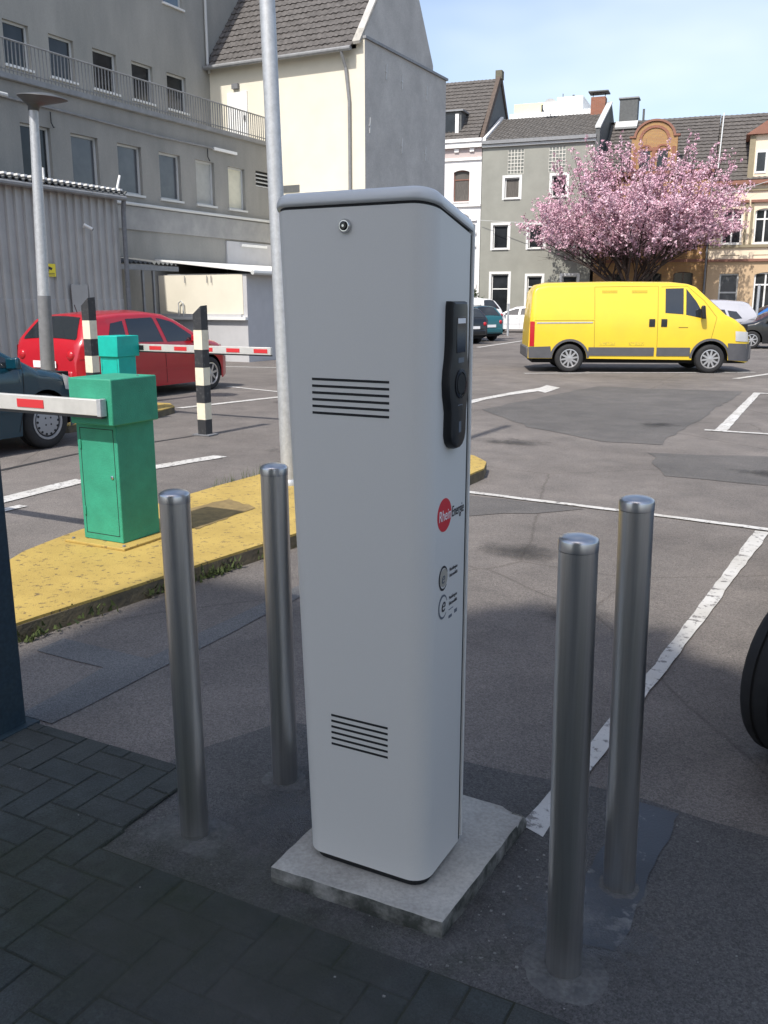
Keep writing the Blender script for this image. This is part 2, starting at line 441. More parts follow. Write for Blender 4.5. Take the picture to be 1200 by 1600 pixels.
def jag(poly, step=.12, amp=.012, seed=1):
    """resample a polygon and roughen its outline"""
    rn = random.Random(seed); out = []
    for i, p in enumerate(poly):
        q = poly[(i + 1) % len(poly)]
        L = math.hypot(q[0] - p[0], q[1] - p[1]); n = max(1, int(L / step))
        for k in range(n):
            t = k / n; out.append((p[0] + (q[0] - p[0]) * t + rn.uniform(-amp, amp), p[1] + (q[1] - p[1]) * t + rn.uniform(-amp, amp)))
    return out
def sheet(name, poly, z, m, parent, origin=(0, 0, 0)):
    b = MB(); b.add([(x, y, z) for x, y in poly], [tuple(range(len(poly)))])
    return b.build(name, m, parent, origin)
def text_mesh(name, body, size, m, parent, loc, rot, shear=0.0, align='LEFT', sx=1.0):
    cu = bpy.data.curves.new(name, 'FONT'); cu.body = body; cu.size = size; cu.shear = shear; cu.align_x = align
    cu.extrude = 0.0002; cu.resolution_u = 3
    t = bpy.data.objects.new('tmp', cu); COL.objects.link(t)
    dg = bpy.context.evaluated_depsgraph_get()
    me = bpy.data.meshes.new_from_object(t.evaluated_get(dg))
    bpy.data.objects.remove(t); bpy.data.curves.remove(cu)
    me.name = name; me.materials.clear(); me.materials.append(m)
    o = bpy.data.objects.new(name, me); COL.objects.link(o)
    o.parent = parent; o.location = loc; o.rotation_euler = rot; o.scale = (sx, 1, 1)
    return o

# ------------------------------------------------------------------ ground
gb = MB()
gb.add([(-400, -200, 0), (400, -200, 0), (400, 600, 0), (-400, 600, 0)], [(0, 1, 2, 3)])
ground = tag(gb.build('parking_lot_asphalt', M_ASPH), kind='structure')

# darker repair patches, pale worn strips, sidewalk strip
sheet('asphalt_patch', jag([(-5.2, 13.2), (-4.95, 15.8), (-4.68, 17.95), (-1.95, 18.2), (-1.98, 14), (-2.02, 10.85), (-2.7, 10.75), (-3.9, 11.6)], .3, .05, 3), .004, M_ASPH_DARK, ground)
sheet('asphalt_patch', jag([(-1.55, 8.9), (-2.05, 10.2), (-.3, 10.6), (1.5, 10.4), (1.5, 8.7)], .3, .06, 4), .004, M_ASPH_DARK, ground)
sheet('asphalt_patch', jag([(-2.95, 6.15), (-2.95, 7.15), (-1.9, 7.1), (-2.2, 6.75)], .2, .03, 5), .004, M_ASPH_DARK, ground)
sheet('worn_strip', jag([(-3.4, 2.82), (-2.95, 2.82), (-2.9, 2.3), (-2.72, 2.3), (-2.70, 4.5), (-2.83, 4.5), (-2.85, 3.0), (-3.4, 3.0)], .2, .006, 6), .004, M_ASPH_PALE, ground)
sheet('tar_seam', jag([(-7.52, 5.2), (-7.45, 5.2), (-7.60, 7.1), (-7.36, 8.8), (-7.40, 8.85), (-7.66, 7.15)], .4, .008, 9), .004, M_TAR, ground)
sheet('tar_seam', jag([(-5.7, 3.6), (-5.66, 3.6), (-6.3, 4.95), (-6.34, 4.93)], .3, .008, 10), .004, M_TAR, ground)
sheet('tar_seam', jag([(-8.2, 5.0), (-5.4, 4.1), (-5.4, 4.14), (-8.2, 5.04)], .3, .008, 12), .004, M_TAR, ground)

walk = tag(MB().box(-30, 30, -9.0, .55, -.2, .004).build('pavement', M_ASPH_WALK), kind='structure')
sheet('walk_strip', jag([(-2.08, .3), (3, .3), (3, 2.80), (-.1, 2.79), (-.49, 2.84), (-1.1, 2.79), (-1.9, 2.76), (-2.10, 2.3)], .15, .012, 8), .006, M_ASPH_WALK, walk)
sheet('paver_bed', jag([(-3.2, .3), (1.9, .3), (1.9, 1.72), (-.55, 1.757), (-1.93, 1.76), (-1.935, 2.26), (-3.2, 2.26)], .3, .003, 2), .0160, M_JOINT, walk)
# herringbone pavers, each one a piece of its own; cut ones along the borders
W_ = .112
pav_cache = {}
def paver_mesh(lx, ly, vi):
    key = (round(lx, 3), round(ly, 3), vi)
    if key in pav_cache: return pav_cache[key]
    rn = random.Random(vi * 7 + int(lx * 1000)); g = rn.uniform(.0014, .0034); b = MB(); c = .0025
    x0, x1, y0, y1 = g, lx - g, g, ly - g
    lo = [(x0, y0, .002), (x1, y0, .002), (x1, y1, .002), (x0, y1, .002)]; mi = [(x, y, .0155) for x, y, _ in lo]
    j = [rn.uniform(-.0012, .0012) for _ in range(4)]
    hi = [(x0 + c, y0 + c, .019 + j[0]), (x1 - c, y0 + c, .019 + j[1]), (x1 - c, y1 - c, .019 + j[2]), (x0 + c, y1 - c, .019 + j[3])]
    b.loft([lo, mi, hi])
    me = bpy.data.meshes.new('paver'); me.from_pydata(b.v, [], b.f); me.update(); me.materials.append(M_PAVER[vi % 4]); pav_cache[key] = me
    return me
npav = 0
ox, oy = -.908 - 40 * W_, 1.757 - 24 * W_
for c in range(0, 60):
    for r in range(0, 36):
        k = (c - r) % 4
        if k not in (0, 3): continue
        cw, rh = (2, 1) if k == 0 else (1, 2)
        X, Yp = ox + c * W_, oy + r * W_
        xe, ye = X + cw * W_, Yp + rh * W_
        if Yp >= 1.75: xe, ye = min(xe, -1.93), min(ye, 2.262)
        elif X >= -1.98: ye = min(ye, 1.757)
        xe = min(xe, .40)
        if xe - X < .03 or ye - Yp < .03 or X < -3.05 or Yp < .62: continue
        if X < -2.7 + (1.6 - Yp) * 1.2 - .6 and Yp < 1.2: continue
        o = bpy.data.objects.new('paver', paver_mesh(xe - X, ye - Yp, random.randrange(8)))
        COL.objects.link(o); o.parent = walk
        o.location = (X, Yp, random.uniform(-.0007, .0012)); npav += 1
print('pavers', npav)

def line(poly, z=.008, name='painted_line', par=ground):
    return sheet(name, jag(poly, .12, .006, len(poly) + int(abs(poly[0][0] * 100))), z, M_WHITE_LINE, par)
line([(-.815, 2.50), (-.735, 2.46), (-.645, 3.99), (-.465, 6.95), (-.565, 6.95), (-.715, 3.80)], .008)
line([(-2.98, 7.20), (-1.4, 7.09), (-.42, 6.985), (1.8, 6.80), (1.8, 6.88), (-.42, 7.065), (-1.4, 7.165), (-2.98, 7.28)], .009)
line([(-6.41, 4.2), (-6.22, 4.2), (-6.32, 6.05), (-6.52, 6.05)])
line([(-6.52, 6.25), (-6.32, 6.25), (-6.02, 7.75), (-6.2, 7.75)])
line([(-6.10, 4.2), (-6.0, 4.2), (-5.98, 5.02), (-6.08, 5.02)])
line([(-9.62, 11.1), (-9.46, 11.1), (-9.02, 13.3), (-8.55, 15.2), (-8.7, 15.2), (-9.18, 13.3)])
line([(-11.2, 14.55), (-11.2, 14.45), (-9.3, 13.9), (-9.3, 14.02)])
line([(-14.8, 19.05), (-14.8, 18.9), (-11, 19.9), (-11, 20.05)])
line([(-7.1, 20.55), (-7.0, 20.45), (-2.2, 23.35), (-2.3, 23.48)])
line([(-12.8, 31.6), (-12.62, 31.6), (-13.1, 38.0), (-13.28, 38.0)])
line([(-1.72, 17.95), (-1.60, 17.95), (-1.47, 12.40), (-1.62, 12.40)])
line([(-1.75, 12.33), (-1.75, 12.45), (1.2, 12.35), (1.2, 12.25)], .009)
line([(-1.72, 17.9), (-1.72, 18.05), (1.2, 18.0), (1.2, 17.86)], .010)
line([(-2.5, 21.2), (-2.35, 21.2), (-1.6, 23.8), (-1.75, 23.8)], .009)
# turn arrow
line([(-5.86, 13.6), (-5.68, 13.6), (-5.70, 14.6), (-5.58, 15.6), (-5.36, 16.45), (-5.15, 16.2), (-5.20, 17.3), (-5.62, 17.75), (-5.56, 17.1), (-5.75, 16.0), (-5.88, 14.6)], .008, 'painted_arrow')
# grit and litter on the walk, too small to count
rn = random.Random(31); b = MB()
for _ in range(150):
    x = rn.uniform(-2.7, .3); y = rn.uniform(1.1, 4.6); q = rn.uniform(.002, .007)
    if rn.random() < .35: x, y = rn.gauss(-.72, .05), rn.uniform(1.75, 2.4)
    z = .021 if y < 1.76 or (x < -1.93 and y < 2.27) else .008
    b.hexa([(x, y, z), (x + q, y + q * .2, z), (x + q * 1.1, y + q, z), (x - q * .2, y + q, z)], [(x + q * .2, y + q * .2, z + q * .5), (x + q * .8, y + q * .3, z + q * .4), (x + q, y + q * .8, z + q * .5), (x, y + q * .8, z + q * .4)])
tag(b.build('grit', mat('grit', (.24, .235, .225), .9)), 'pale grit and crumbs scattered over the dark pavement', 'grit', kind='stuff')

# ------------------------------------------------------------------ traffic island
isl_poly = [(-3.62, 2.35), (-3.50, 3.4), (-3.40, 4.3), (-3.32, 4.97), (-3.2, 6.3), (-3.09, 7.5), (-3.09, 7.9), (-3.2, 8.25), (-3.45, 8.55), (-3.8, 8.68), (-4.2, 8.62), (-4.55, 8.35), (-4.74, 7.8),
            (-4.80, 6.8), (-4.82, 6.1), (-4.80, 5.4), (-4.74, 4.7), (-4.68, 4.2), (-4.60, 3.8), (-4.42, 3.4), (-4.12, 2.85), (-3.95, 2.35), (-3.8, 2.2)]
isl = thing('traffic_island', 'long yellow painted traffic island with mossy kerb in front of the green barrier', 'traffic island', (-4.1, 5.4, 0))
IO = (-4.1, 5.4, 0)
MB().prism(jag(isl_poly, .25, .006, 2), -.05, .088).build('kerb', M_KERB_SIDE, isl, IO)
MB().prism(jag(isl_poly, .18, .004, 3), .0885, .104).build('painted_top', M_YELLOW_KERB, isl, IO)
sheet('dirt_patch', jag([(-4.45, 5.25), (-4.40, 5.66), (-4.02, 5.5), (-3.98, 4.75), (-4.25, 4.85)], .08, .015, 5), .1075, mat('dirt_patch', (.16, .115, .05), .95, col2=(.28, .2, .08), scale=14), isl, IO)
rn = random.Random(5); b = MB()
for _ in range(1500):
    t = rn.random() ** .8; y = 2.6 + t * 4.6; x = -3.60 + (y - 2.6) * .108 + rn.gauss(.03, .018) ; z = abs(rn.gauss(0, .03))
    if math.sin(y * 5) + math.sin(y * 13.7) < rn.uniform(-1.2, 1.4): continue
    h = rn.uniform(.012, .04); a = rn.uniform(0, 6.28); w = rn.uniform(.006, .014)
    dx, dy = math.cos(a) * w, math.sin(a) * w; lx, ly = rn.gauss(0, .012), rn.gauss(0, .012)
    b.add([(x - dx, y - dy, z), (x + dx, y + dy, z), (x + lx + dx * .3, y + ly + dy * .3, z + h), (x + lx - dx * .4, y + ly - dy * .4, z + h * .9)], [(0, 1, 2, 3)])
for _ in range(120):   # far-side weeds
    y = rn.uniform(5.9, 7.2); x = -4.83 + rn.gauss(0, .02); h = rn.uniform(.05, .16)
    b.add([(x - .004, y, .01), (x + .004, y, .01), (x + rn.gauss(0, .03), y + rn.gauss(0, .03), h + .05)], [(0, 1, 2)])
tag(b.build('moss', M_MOSS, isl, IO), kind='stuff')

# small yellow island beyond, carrying the teal barrier
i2 = thing('traffic_island', 'short yellow kerb island under the teal barrier housing', 'traffic island', (-9.6, 9.6, 0))
p2 = [(-11.1, 7.9), (-9.3, 7.9), (-8.98, 8.3), (-8.98, 9.9), (-9.2, 10.6), (-9.55, 10.9), (-10.7, 10.8), (-11.1, 10.4)]
MB().prism(jag(p2, .3, .005, 2), -.05, .09).build('kerb', M_KERB_SIDE, i2, (-9.6, 9.6, 0))
MB().prism(jag(p2, .3, .004, 3), .0905, .103).build('painted_top', M_YELLOW_KERB, i2, (-9.6, 9.6, 0))

# ------------------------------------------------------------------ barriers
def barrier(loc, m, label, w=.345, d=.345, arm=-1, alen=3.2, x0=.19, yb=-.285, hood=(-.13, .23, -.252, .16)):
    """loc: centre of the housing base on the island top"""
    t = thing('barrier_housing', label, 'barrier', loc)
    MB().box(-w / 2 - .09, w / 2 + .09, -d / 2 - .09, d / 2 + .09, 0, .018).build('base_plate', M_YELLOW_KERB, t, bevel=.004)
    MB().box(-w / 2, w / 2, -d / 2, d / 2, .018, .80).build('cabinet', m, t, bevel=.006)
    MB().box(*hood, .795, 1.085).build('hood', m, t, bevel=.008)
    # door with lock and hinges on the lane side, bolts on the base plate
    fy = -d / 2; q = MB()
    for a_, b_, c_, e_ in ((-.145, .145, .06, .064), (-.145, .145, .756, .76), (-.145, -.141, .06, .76), (.141, .145, .06, .76)): q.box(a_, b_, fy - .0012, fy + .002, c_, e_)
    dg = q.build('door_gap', M_SEAM, t)
    q = MB(); q.lathe([(.012, 0), (.012, -.006), (.006, -.009)], (.115, fy, .45), 14, 'y'); q.build('door_lock', M_CHROME, t, smooth=True, auto=40)
    for z_ in (.18, .62): MB().box(-.152, -.136, fy - .008, fy - .0013, z_, z_ + .06).build('hinge', m, t, bevel=.002)
    for a_, b_ in ((-1, -1), (1, -1), (1, 1), (-1, 1)): MB().lathe([(.011, 0), (.011, .009), (.004, .010)], (a_ * (w / 2 + .05), b_ * (d / 2 + .05), .018), 6).build('bolt', M_GALVDARK, t)
    # boom
    x1 = x0 + arm * alen
    b = MB(); b.box(x0, x1, yb - .022, yb + .022, .862, .962)
    bo = b.build('boom', M_ALU, t, bevel=.004)
    b = MB(); b.box(x0 - arm * .002, x0 + arm * .03, yb - .026, yb + .026, .858, .966); b.build('boom_clamp', M_GALV, bo, bevel=.003)
    yh = hood[2] + .004 if yb < 0 else hood[3] - .004
    MB().box(x0 + arm * .04, x0 + arm * .25, min(yb, yh), max(yb, yh), .88, .945).build('boom_bracket', M_BLACK, t)
    k = .49 if arm < 0 else .36
    step = .92 if arm < 0 else .455
    rl = .24 if arm < 0 else .22
    while k + rl < alen + .01:
        MB().box(x0 + arm * k, x0 + arm * (k + rl), yb - .026, yb - .0215, .885, .938).build('red_reflector', M_RED, bo)
        k += step
    b = MB(); b.box(x0, x1, yb - .02, yb + .02, .846, .861); b.build('rubber_edge', M_BLACK, bo)
    b = MB(); b.lathe([(.009, 0), (.009, .004), (.004, .007)], (hood[1] - .06, .05, 1.084), 10); b.build('lock', M_CHROME, t)
    return t
barrier((-4.285, 4.352, .104), M_GREEN, 'near dark green barrier housing on the long yellow island, boom reaching left', arm=-1, alen=3.4)
barrier((-9.40, 9.69, .103), M_TEAL, 'far bright teal barrier housing beside the red car, striped boom reaching right', arm=1, alen=2.45, x0=.02, yb=.26, hood=(-.175, .19, -.20, .235))

# ------------------------------------------------------------------ striped posts
def striped(loc, label, rz=0):
    t = thing('striped_post', label, 'post', loc, rz, 'black and cream striped posts at the lane')
    zs = [0, .20, .41, .63, .85, 1.07, 1.31, 1.60]
    for i in range(7):
        m = (M_BLACKP, M_CREAMP)[i % 2]
        a = .064
        if i < 6: MB().box(-a, a, -a, a, zs[i] + .0005, zs[i + 1] - .0005).build('stripe_section', m, t)
        else: MB().hexa([(-a, -a, zs[6]), (a, -a, zs[6]), (a, a, zs[6]), (-a, a, zs[6])], [(-a, -a, zs[7] - .10), (a, -a, zs[7]), (a, a, zs[7] + .01), (-a, a, zs[7] - .08)]).build('stripe_section', m, t)
    MB().box(-.13, .13, -.1, .1, .001, .014).build('base_plate', M_GALVDARK, t)
    return t
striped((-7.294, 8.961, .004), 'black and cream striped post standing in the lane in front of the red car door')
striped((-9.10, 8.90, .104), 'black and cream striped post just left of the teal barrier housing')

# ------------------------------------------------------------------ poles
lp = thing('lamp_pole', 'tall galvanised pole rising behind the charging station', 'lamp pole', (-4.302, 6.386, .104))
b = MB(); b.cyl((0, 0, .0), (-.16, 0, 6.6), .064, .060, 20); b.build('pole', M_GALV, lp, smooth=True, auto=40)
b = MB(); b.lathe([(.082, 0), (.082, .03), (.066, .05)], n=20); b.build('base_collar', M_GALV, lp, smooth=True, auto=40)

sl = thing('street_lamp', 'shorter grey street lamp with flared disc head in front of the shed', 'street lamp', (-10.86, 9.70, .103))
b = MB(); b.cyl((0, 0, 0), (.17, 0, 4.22), .105, .062, 18); b.build('pole', M_GALV, sl, smooth=True, auto=40)
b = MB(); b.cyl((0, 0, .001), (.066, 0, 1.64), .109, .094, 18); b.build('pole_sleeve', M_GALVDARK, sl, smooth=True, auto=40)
b = MB(); prof = []
rings = []
for k, (h, ex, off) in enumerate(((0, .072, 0), (.06, .085, .02), (.09, .17, .09), (.125, .28, .16), (.145, .335, .19), (.155, .33, .19), (.185, .21, .14), (.195, .03, .08))):
    rings.append([(.17 + off + ex * 1.08 * math.cos(2 * math.pi * i / 28), ex * .95 * math.sin(2 * math.pi * i / 28), 4.17 + h - .10 * (math.cos(2 * math.pi * i / 28) * ex if k in (3, 4, 5) else 0)) for i in range(28)])
b.loft(rings); b.build('lamp_head', M_LAMPHEAD, sl, smooth=True, auto=60)
b = MB(); b.lathe([(.14, 0), (.11, -.03), (.03, -.045)], (.34, 0, 4.30), 20); b.build('lamp_glass', M_LAMPHEAD, sl, smooth=True)

dp = thing('steel_post', 'dark blue painted square post cut by the left edge of the picture', 'post', (-2.865, 2.165, .01))
MB().box(-.075, .075, -.075, .075, 0, 2.4).build('post', M_POST, dp, bevel=.006)
b = MB(); b.box(-.11, .11, -.11, .11, 0, .012); b.build('base_plate', M_POST, dp)
b = MB(); b.box(-.08, .08, -.08, .08, 2.4, 2.42); b.build('cap', M_POST, dp, bevel=.004)

# ------------------------------------------------------------------ bollards
collars = []
def bollard(x, y, h, label, lean=(0, 0), r=.0445):
    t = thing('bollard', label, 'bollard', (x, y, .006), 0, 'stainless steel bollards around the charging station')
    b = MB(); b.cyl((0, 0, 0), (lean[0], lean[1], h - .035), r, r, 40); b.build('tube', M_STEEL, t, smooth=True, auto=40)
    b = MB(); q = r + .0008
    prof = [(q, 0), (q, .022)] + [(q * math.cos(R_(a)), .022 + .016 * math.sin(R_(a))) for a in (15, 30, 45, 60, 75, 88)]
    b.lathe(prof, (lean[0], lean[1], h - .0345), 40); b.build('cap', M_STEELCAP, t, smooth=True, auto=50)
    b = MB(); b.lathe([(r - .0015, -.0012), (r - .0015, .0012)], (lean[0], lean[1], h - .035), 40); b.build('cap_joint', M_SEAM, t)
    return t
def collar(x, y, r, seed, m=M_MORTAR, sq=None):
    rn = random.Random(seed); poly = []
    for k in range(26):
        a = 2 * math.pi * k / 26; q = r * (.92 + rn.uniform(-.05, .05) + .07 * math.sin(2 * a + seed))
        poly.append((x + q * math.cos(a), y + q * math.sin(a)))
    if sq: poly = jag(sq, .03, .006, seed)
    n = len(poly); cx = sum(p[0] for p in poly) / n; cy = sum(p[1] for p in poly) / n
    b = MB(); b.add([(p[0], p[1], .0065) for p in poly] + [(cx + (p[0] - cx) * .62, cy + (p[1] - cy) * .62, .0095 + rn.uniform(0, .0015)) for p in poly],
                    [(i, (i + 1) % n, n + (i + 1) % n, n + i) for i in range(n)] + [tuple(range(n, 2 * n))])
    return b.build('mortar_collar', m, walk, smooth=True)
bollard(-1.715, 1.965, 1.112, 'stainless bollard nearest the green barrier, front left of the charging station', (-.012, .004))
bollard(-1.645, 2.372, 1.132, 'stainless bollard between the lamp pole and the left side of the charging station', (-.01, .0))
bollard(-.506, 1.935, 1.138, 'nearest stainless bollard, front right of the charging station by the pavers', (-.012, -.018))
bollard(-.461, 2.332, 1.155, 'tallest looking stainless bollard at right, behind another one on the blue patch', (-.016, -.022))
collar(-1.7, 1.96, .12, 1, sq=[(-1.88, 1.88), (-1.85, 2.07), (-1.62, 2.06), (-1.58, 1.87)])
collar(-1.645, 2.37, .085, 2, M_MORTAR)
collar(-.50, 1.93, .12, 3); collar(-.46, 2.33, .095, 4)
sheet('blue_paint_patch', jag([(-.585, 2.03), (-.52, 2.80), (-.375, 2.79), (-.40, 2.05)], .05, .008, 5), .0095,
      worn_paint('old_blue_paint', (.062, .073, .090), (.20, .205, .21), .44, 9), walk)
def film(name, x0, x1, y0, y1, z, m):
    return MB().add([(x0, y0, z), (x1, y0, z), (x1, y1, z), (x0, y1, z)], [(0, 1, 2, 3)]).build(name, m, walk)
film('pale_wear', -.95, -.10, 1.775, 2.42, .0120, stain('pale_wear_film', (.15, .155, .16), .30, 14, .6))
film('pale_wear', -1.80, -1.15, 1.775, 2.62, .0118, stain('pale_wear_film_left', (.11, .115, .12), .35, 12, .6))
film('moss_film', -2.9, -.2, .9, 2.2, .0222, stain('moss_film', (.040, .050, .022), .42, 5, .42))
film('dust_film', -2.6, .3, .8, 2.1, .0226, stain('dust_film', (.085, .085, .078), .30, 3.3, .45))
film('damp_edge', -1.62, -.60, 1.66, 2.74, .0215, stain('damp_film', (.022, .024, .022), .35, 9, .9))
oil = stain('oil_film', (.030, .029, .028), .32, 5, .55)
for x_, y_, a_, b_ in ((-1.9, 5.6, .55, .4), (-.75, 9.4, .5, .35), (-3.6, 10.2, .8, .5), (-6.7, 10.8, .7, .6), (-5.6, 8.6, .6, .9), (-2.4, 12.6, .5, .5), (-8.3, 12.6, .8, .6), (-1.25, 4.55, .35, .3), (.5, 10.9, .7, .3)):
    o_ = film('oil_stain', x_ - a_, x_ + a_, y_ - b_, y_ + b_, .0125, oil); o_.parent = ground
# ------------------------------------------------------------------ plinth and charging station
pb = [(-1.361, 1.877), (-.822, 1.888), (-.796, 2.491), (-1.371, 2.516)]
def insetp(poly, d):
    cx = sum(p[0] for p in poly) / 4; cy = sum(p[1] for p in poly) / 4
    return [(p[0] + (d if p[0] < cx else -d), p[1] + (d if p[1] < cy else -d)) for p in poly]
pt = thing('concrete_plinth', 'rough pale concrete slab under the charging station', 'plinth', (-1.09, 2.19, .006))
PO = (-1.09, 2.19, .006)
bm = bmesh.new()
ringb = jag(pb, .04, .0015, 4); n = len(ringb); rn = random.Random(8)
cx, cy = -1.09, 2.19
def shr(p, k): return (cx + (p[0] - cx) * k, cy + (p[1] - cy) * k)
rings = []
for z, k, amp in ((.0, 1.0, .002), (.02, 1.002, .002), (.042, 1.0, .0012), (.049, .994, .001), (.0515, .982, .0005)):
    rr = []
    for p in ringb:
        q = shr(p, k); ch = .0
        if p[0] > -.85 and p[1] > 2.43 and z > .035: ch = .014
        rr.append((q[0] + rn.uniform(-amp, amp) - ch * .5, q[1] + rn.uniform(-amp, amp) - ch * .5, .006 + z - ch * (.8 if z > .045 else 0)))
    rings.append(rr)
b = MB(); b.loft(rings); o = b.build('slab', [M_CONC, M_CONC_DIRT], pt, PO, smooth=True, auto=30)
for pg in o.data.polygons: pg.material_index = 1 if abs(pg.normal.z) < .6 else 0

st = thing('charging_station', 'tall light grey electric car charging station on a concrete plinth', 'charging station', (-1.07, 2.05, .10))
SO = (-1.07, 2.05, .10)
XR, YF, YB = -.889, 1.916, 2.152
XL0, XL1 = -1.262, -1.324
Z0, ZT = .128, 1.868

def ztop(y): return ZT - .235 * (y - YF)
def sring(z, off=0.0, top=False, dz=0.0, yb=YB, yf=YF):
    t = 1.0 if top else (z - Z0) / (ZT - Z0)
    xl = XL0 + (XL1 - XL0) * t
    poly = rrect(xl - off, XR + off, yf - off, yb + off, [max(.004, .05 + off), max(.004, .055 + off), .008, .008], 8)
    return [(x, y, (ztop(y) + dz) if top else z) for x, y in poly]
lv = [Z0 + (1.70 - Z0) * i / 8 for i in range(9)]
b = MB(); b.loft([sring(z) for z in lv] + [sring(0, 0, True)]); body = b.build('body', M_STATION, st, SO, smooth=True, auto=35)
b = MB(); b.loft([sring(0, -.003, True, .0005), sring(0, -.003, True, .0075)]); b.build('lid_seal', M_SEAM, st, SO)
b = MB(); b.loft([sring(0, .0045, True, .008), sring(0, .006, True, .013), sring(0, .005, True, .022), sring(0, .0, True, .033), sring(0, -.010, True, .041), sring(0, -.024, True, .045)])
b.build('lid', M_LID, st, SO, smooth=True, auto=70)
# rear spine shell behind a dark joint
def bring(z, top=False, y0=YB + .002, y1=YB + .008, off=-.003):
    t = 1.0 if top else (z - Z0) / (ZT - Z0); xl = XL0 + (XL1 - XL0) * t
    return [(x, y, (ztop(y) + .0) if top else z) for x, y in ((xl - off, y0), (XR + off, y0), (XR + off, y1), (xl - off, y1))]
b = MB(); b.loft([bring(Z0), bring(0, True)]); b.build('rear_joint', M_SEAM, st, SO)
b = MB()
xs = []
def rr2(z, top=False, dz=0):
    t = 1.0 if top else (z - Z0) / (ZT - Z0); xl = XL0 + (XL1 - XL0) * t
    return [(x, y, (ztop(y) + dz) if top else z) for x, y in rrect(xl - .001, XR + .003, YB + .0085, YB + .026, [.003, .003, .012, .012], 4)]
b.loft([rr2(Z0 + .01), rr2(0, True, .028)]); b.build('rear_panel', M_STATION, st, SO, smooth=True, auto=40)
b = MB(); b.prism(rrect(XL0 + .015, XR - .012, YF + .012, YB - .01, .045, 6), .1005, .1285); b.build('foot', M_BLACK, st, SO)
# vent slots
for zt, x0, x1, n_, dz, h in ((1.466, -1.214, -.996, 6, .0168, .0062), (.563, -1.172, -.999, 6, .0168, .0062)):
    for k in range(n_):
        z = zt - k * dz
        MB().box(x0, x1, YF - .0006, YF + .004, z - h, z).build('vent_slot', M_SEAM, body, SO)
# lock
b = MB(); b.lathe([(.0165, 0), (.0165, -.004), (.013, -.009), (.011, -.009)], (-1.113, YF, 1.825), 24, 'y'); lk = b.build('lock', M_CHROME, st, SO, smooth=True, auto=40)
b = MB(); b.lathe([(.0105, 0), (.0105, -.0105), (.007, -.0115)], (-1.113, YF, 1.825), 20, 'y'); b.build('lock_core', M_BLACKGLOSS, lk, SO, smooth=True, auto=40)
b = MB(); b.lathe([(.003, 0), (.003, -.0135)], (-1.113, YF, 1.825), 10, 'y'); b.build('key_pin', M_CHROME, lk, SO)
# socket module on the right side
def side_ring(dx, k, zk=1.0):
    half = [(1.652, .042), (1.64, .046), (1.56, .048), (1.52, .052), (1.49, .060), (1.46, .064), (1.43, .061), (1.40, .052), (1.385, .049), (1.33, .047), (1.312, .040), (1.300, .026), (1.294, .008)]
    yc = lambda z: 2.045 + (1.65 - z) * .006
    zc = 1.475
    L = [(yc(z) - w * k - (0 if z > 1.33 else .004), z) for z, w in half]; Rr = [(yc(z) + w * k, z) for z, w in half]
    ring = L + Rr[::-1]
    return [(XR + dx, y, zc + (z - zc) * zk) for y, z in ring]
b = MB(); b.loft([side_ring(-.004, 1), side_ring(.012, 1.0), side_ring(.020, .93, .985), side_ring(.0225, .80, .965)])
sm = b.build('socket_module', M_BLACK, st, SO, smooth=True, auto=30)
MB().box(XR + .0222, XR + .0236, 2.018, 2.072, 1.53, 1.615).build('display', M_BLACKGLOSS, sm, SO, bevel=.003)
MB().box(XR + .0236, XR + .0242, 2.022, 2.068, 1.600, 1.612).build('display_label', M_TEXT_W, sm, SO)
MB().box(XR + .0222, XR + .0234, 2.030, 2.064, 1.506, 1.518).build('button', M_LOGO_GREY, sm, SO)
b = MB(); b.lathe([(.036, 0), (.036, .004), (.028, .0045), (.026, -.0005)], (0, 0, 0), 28)
b.v = [(XR + .0205 + z, 2.048 + x, 1.455 + y) for x, y, z in b.v]; b.build('socket_ring', M_BLACKGLOSS, sm, SO, smooth=True, auto=40)
b = MB(); b.lathe([(.025, 0), (.025, .003)], (0, 0, 0), 24); b.v = [(XR + .0222 + z, 2.048 + x, 1.455 + y) for x, y, z in b.v]; b.build('socket_face', M_SEAM, sm, SO)
MB().box(XR + .0222, XR + .0234, 2.032, 2.062, 1.402, 1.404).build('flap_line', M_LOGO_GREY, sm, SO)
MB().box(XR + .0222, XR + .0232, 2.040, 2.054, 1.335, 1.362).build('card_symbol', M_LOGO_GREY, sm, SO)
b = MB(); b.box(XR + .0222, XR + .0232, 2.036, 2.050, 1.562, 1.588); b.box(XR + .0222, XR + .0232, 2.054, 2.060, 1.566, 1.596); b.build('display_symbol', mat('lcd_grey', (.10, .11, .12), .4), sm, SO)
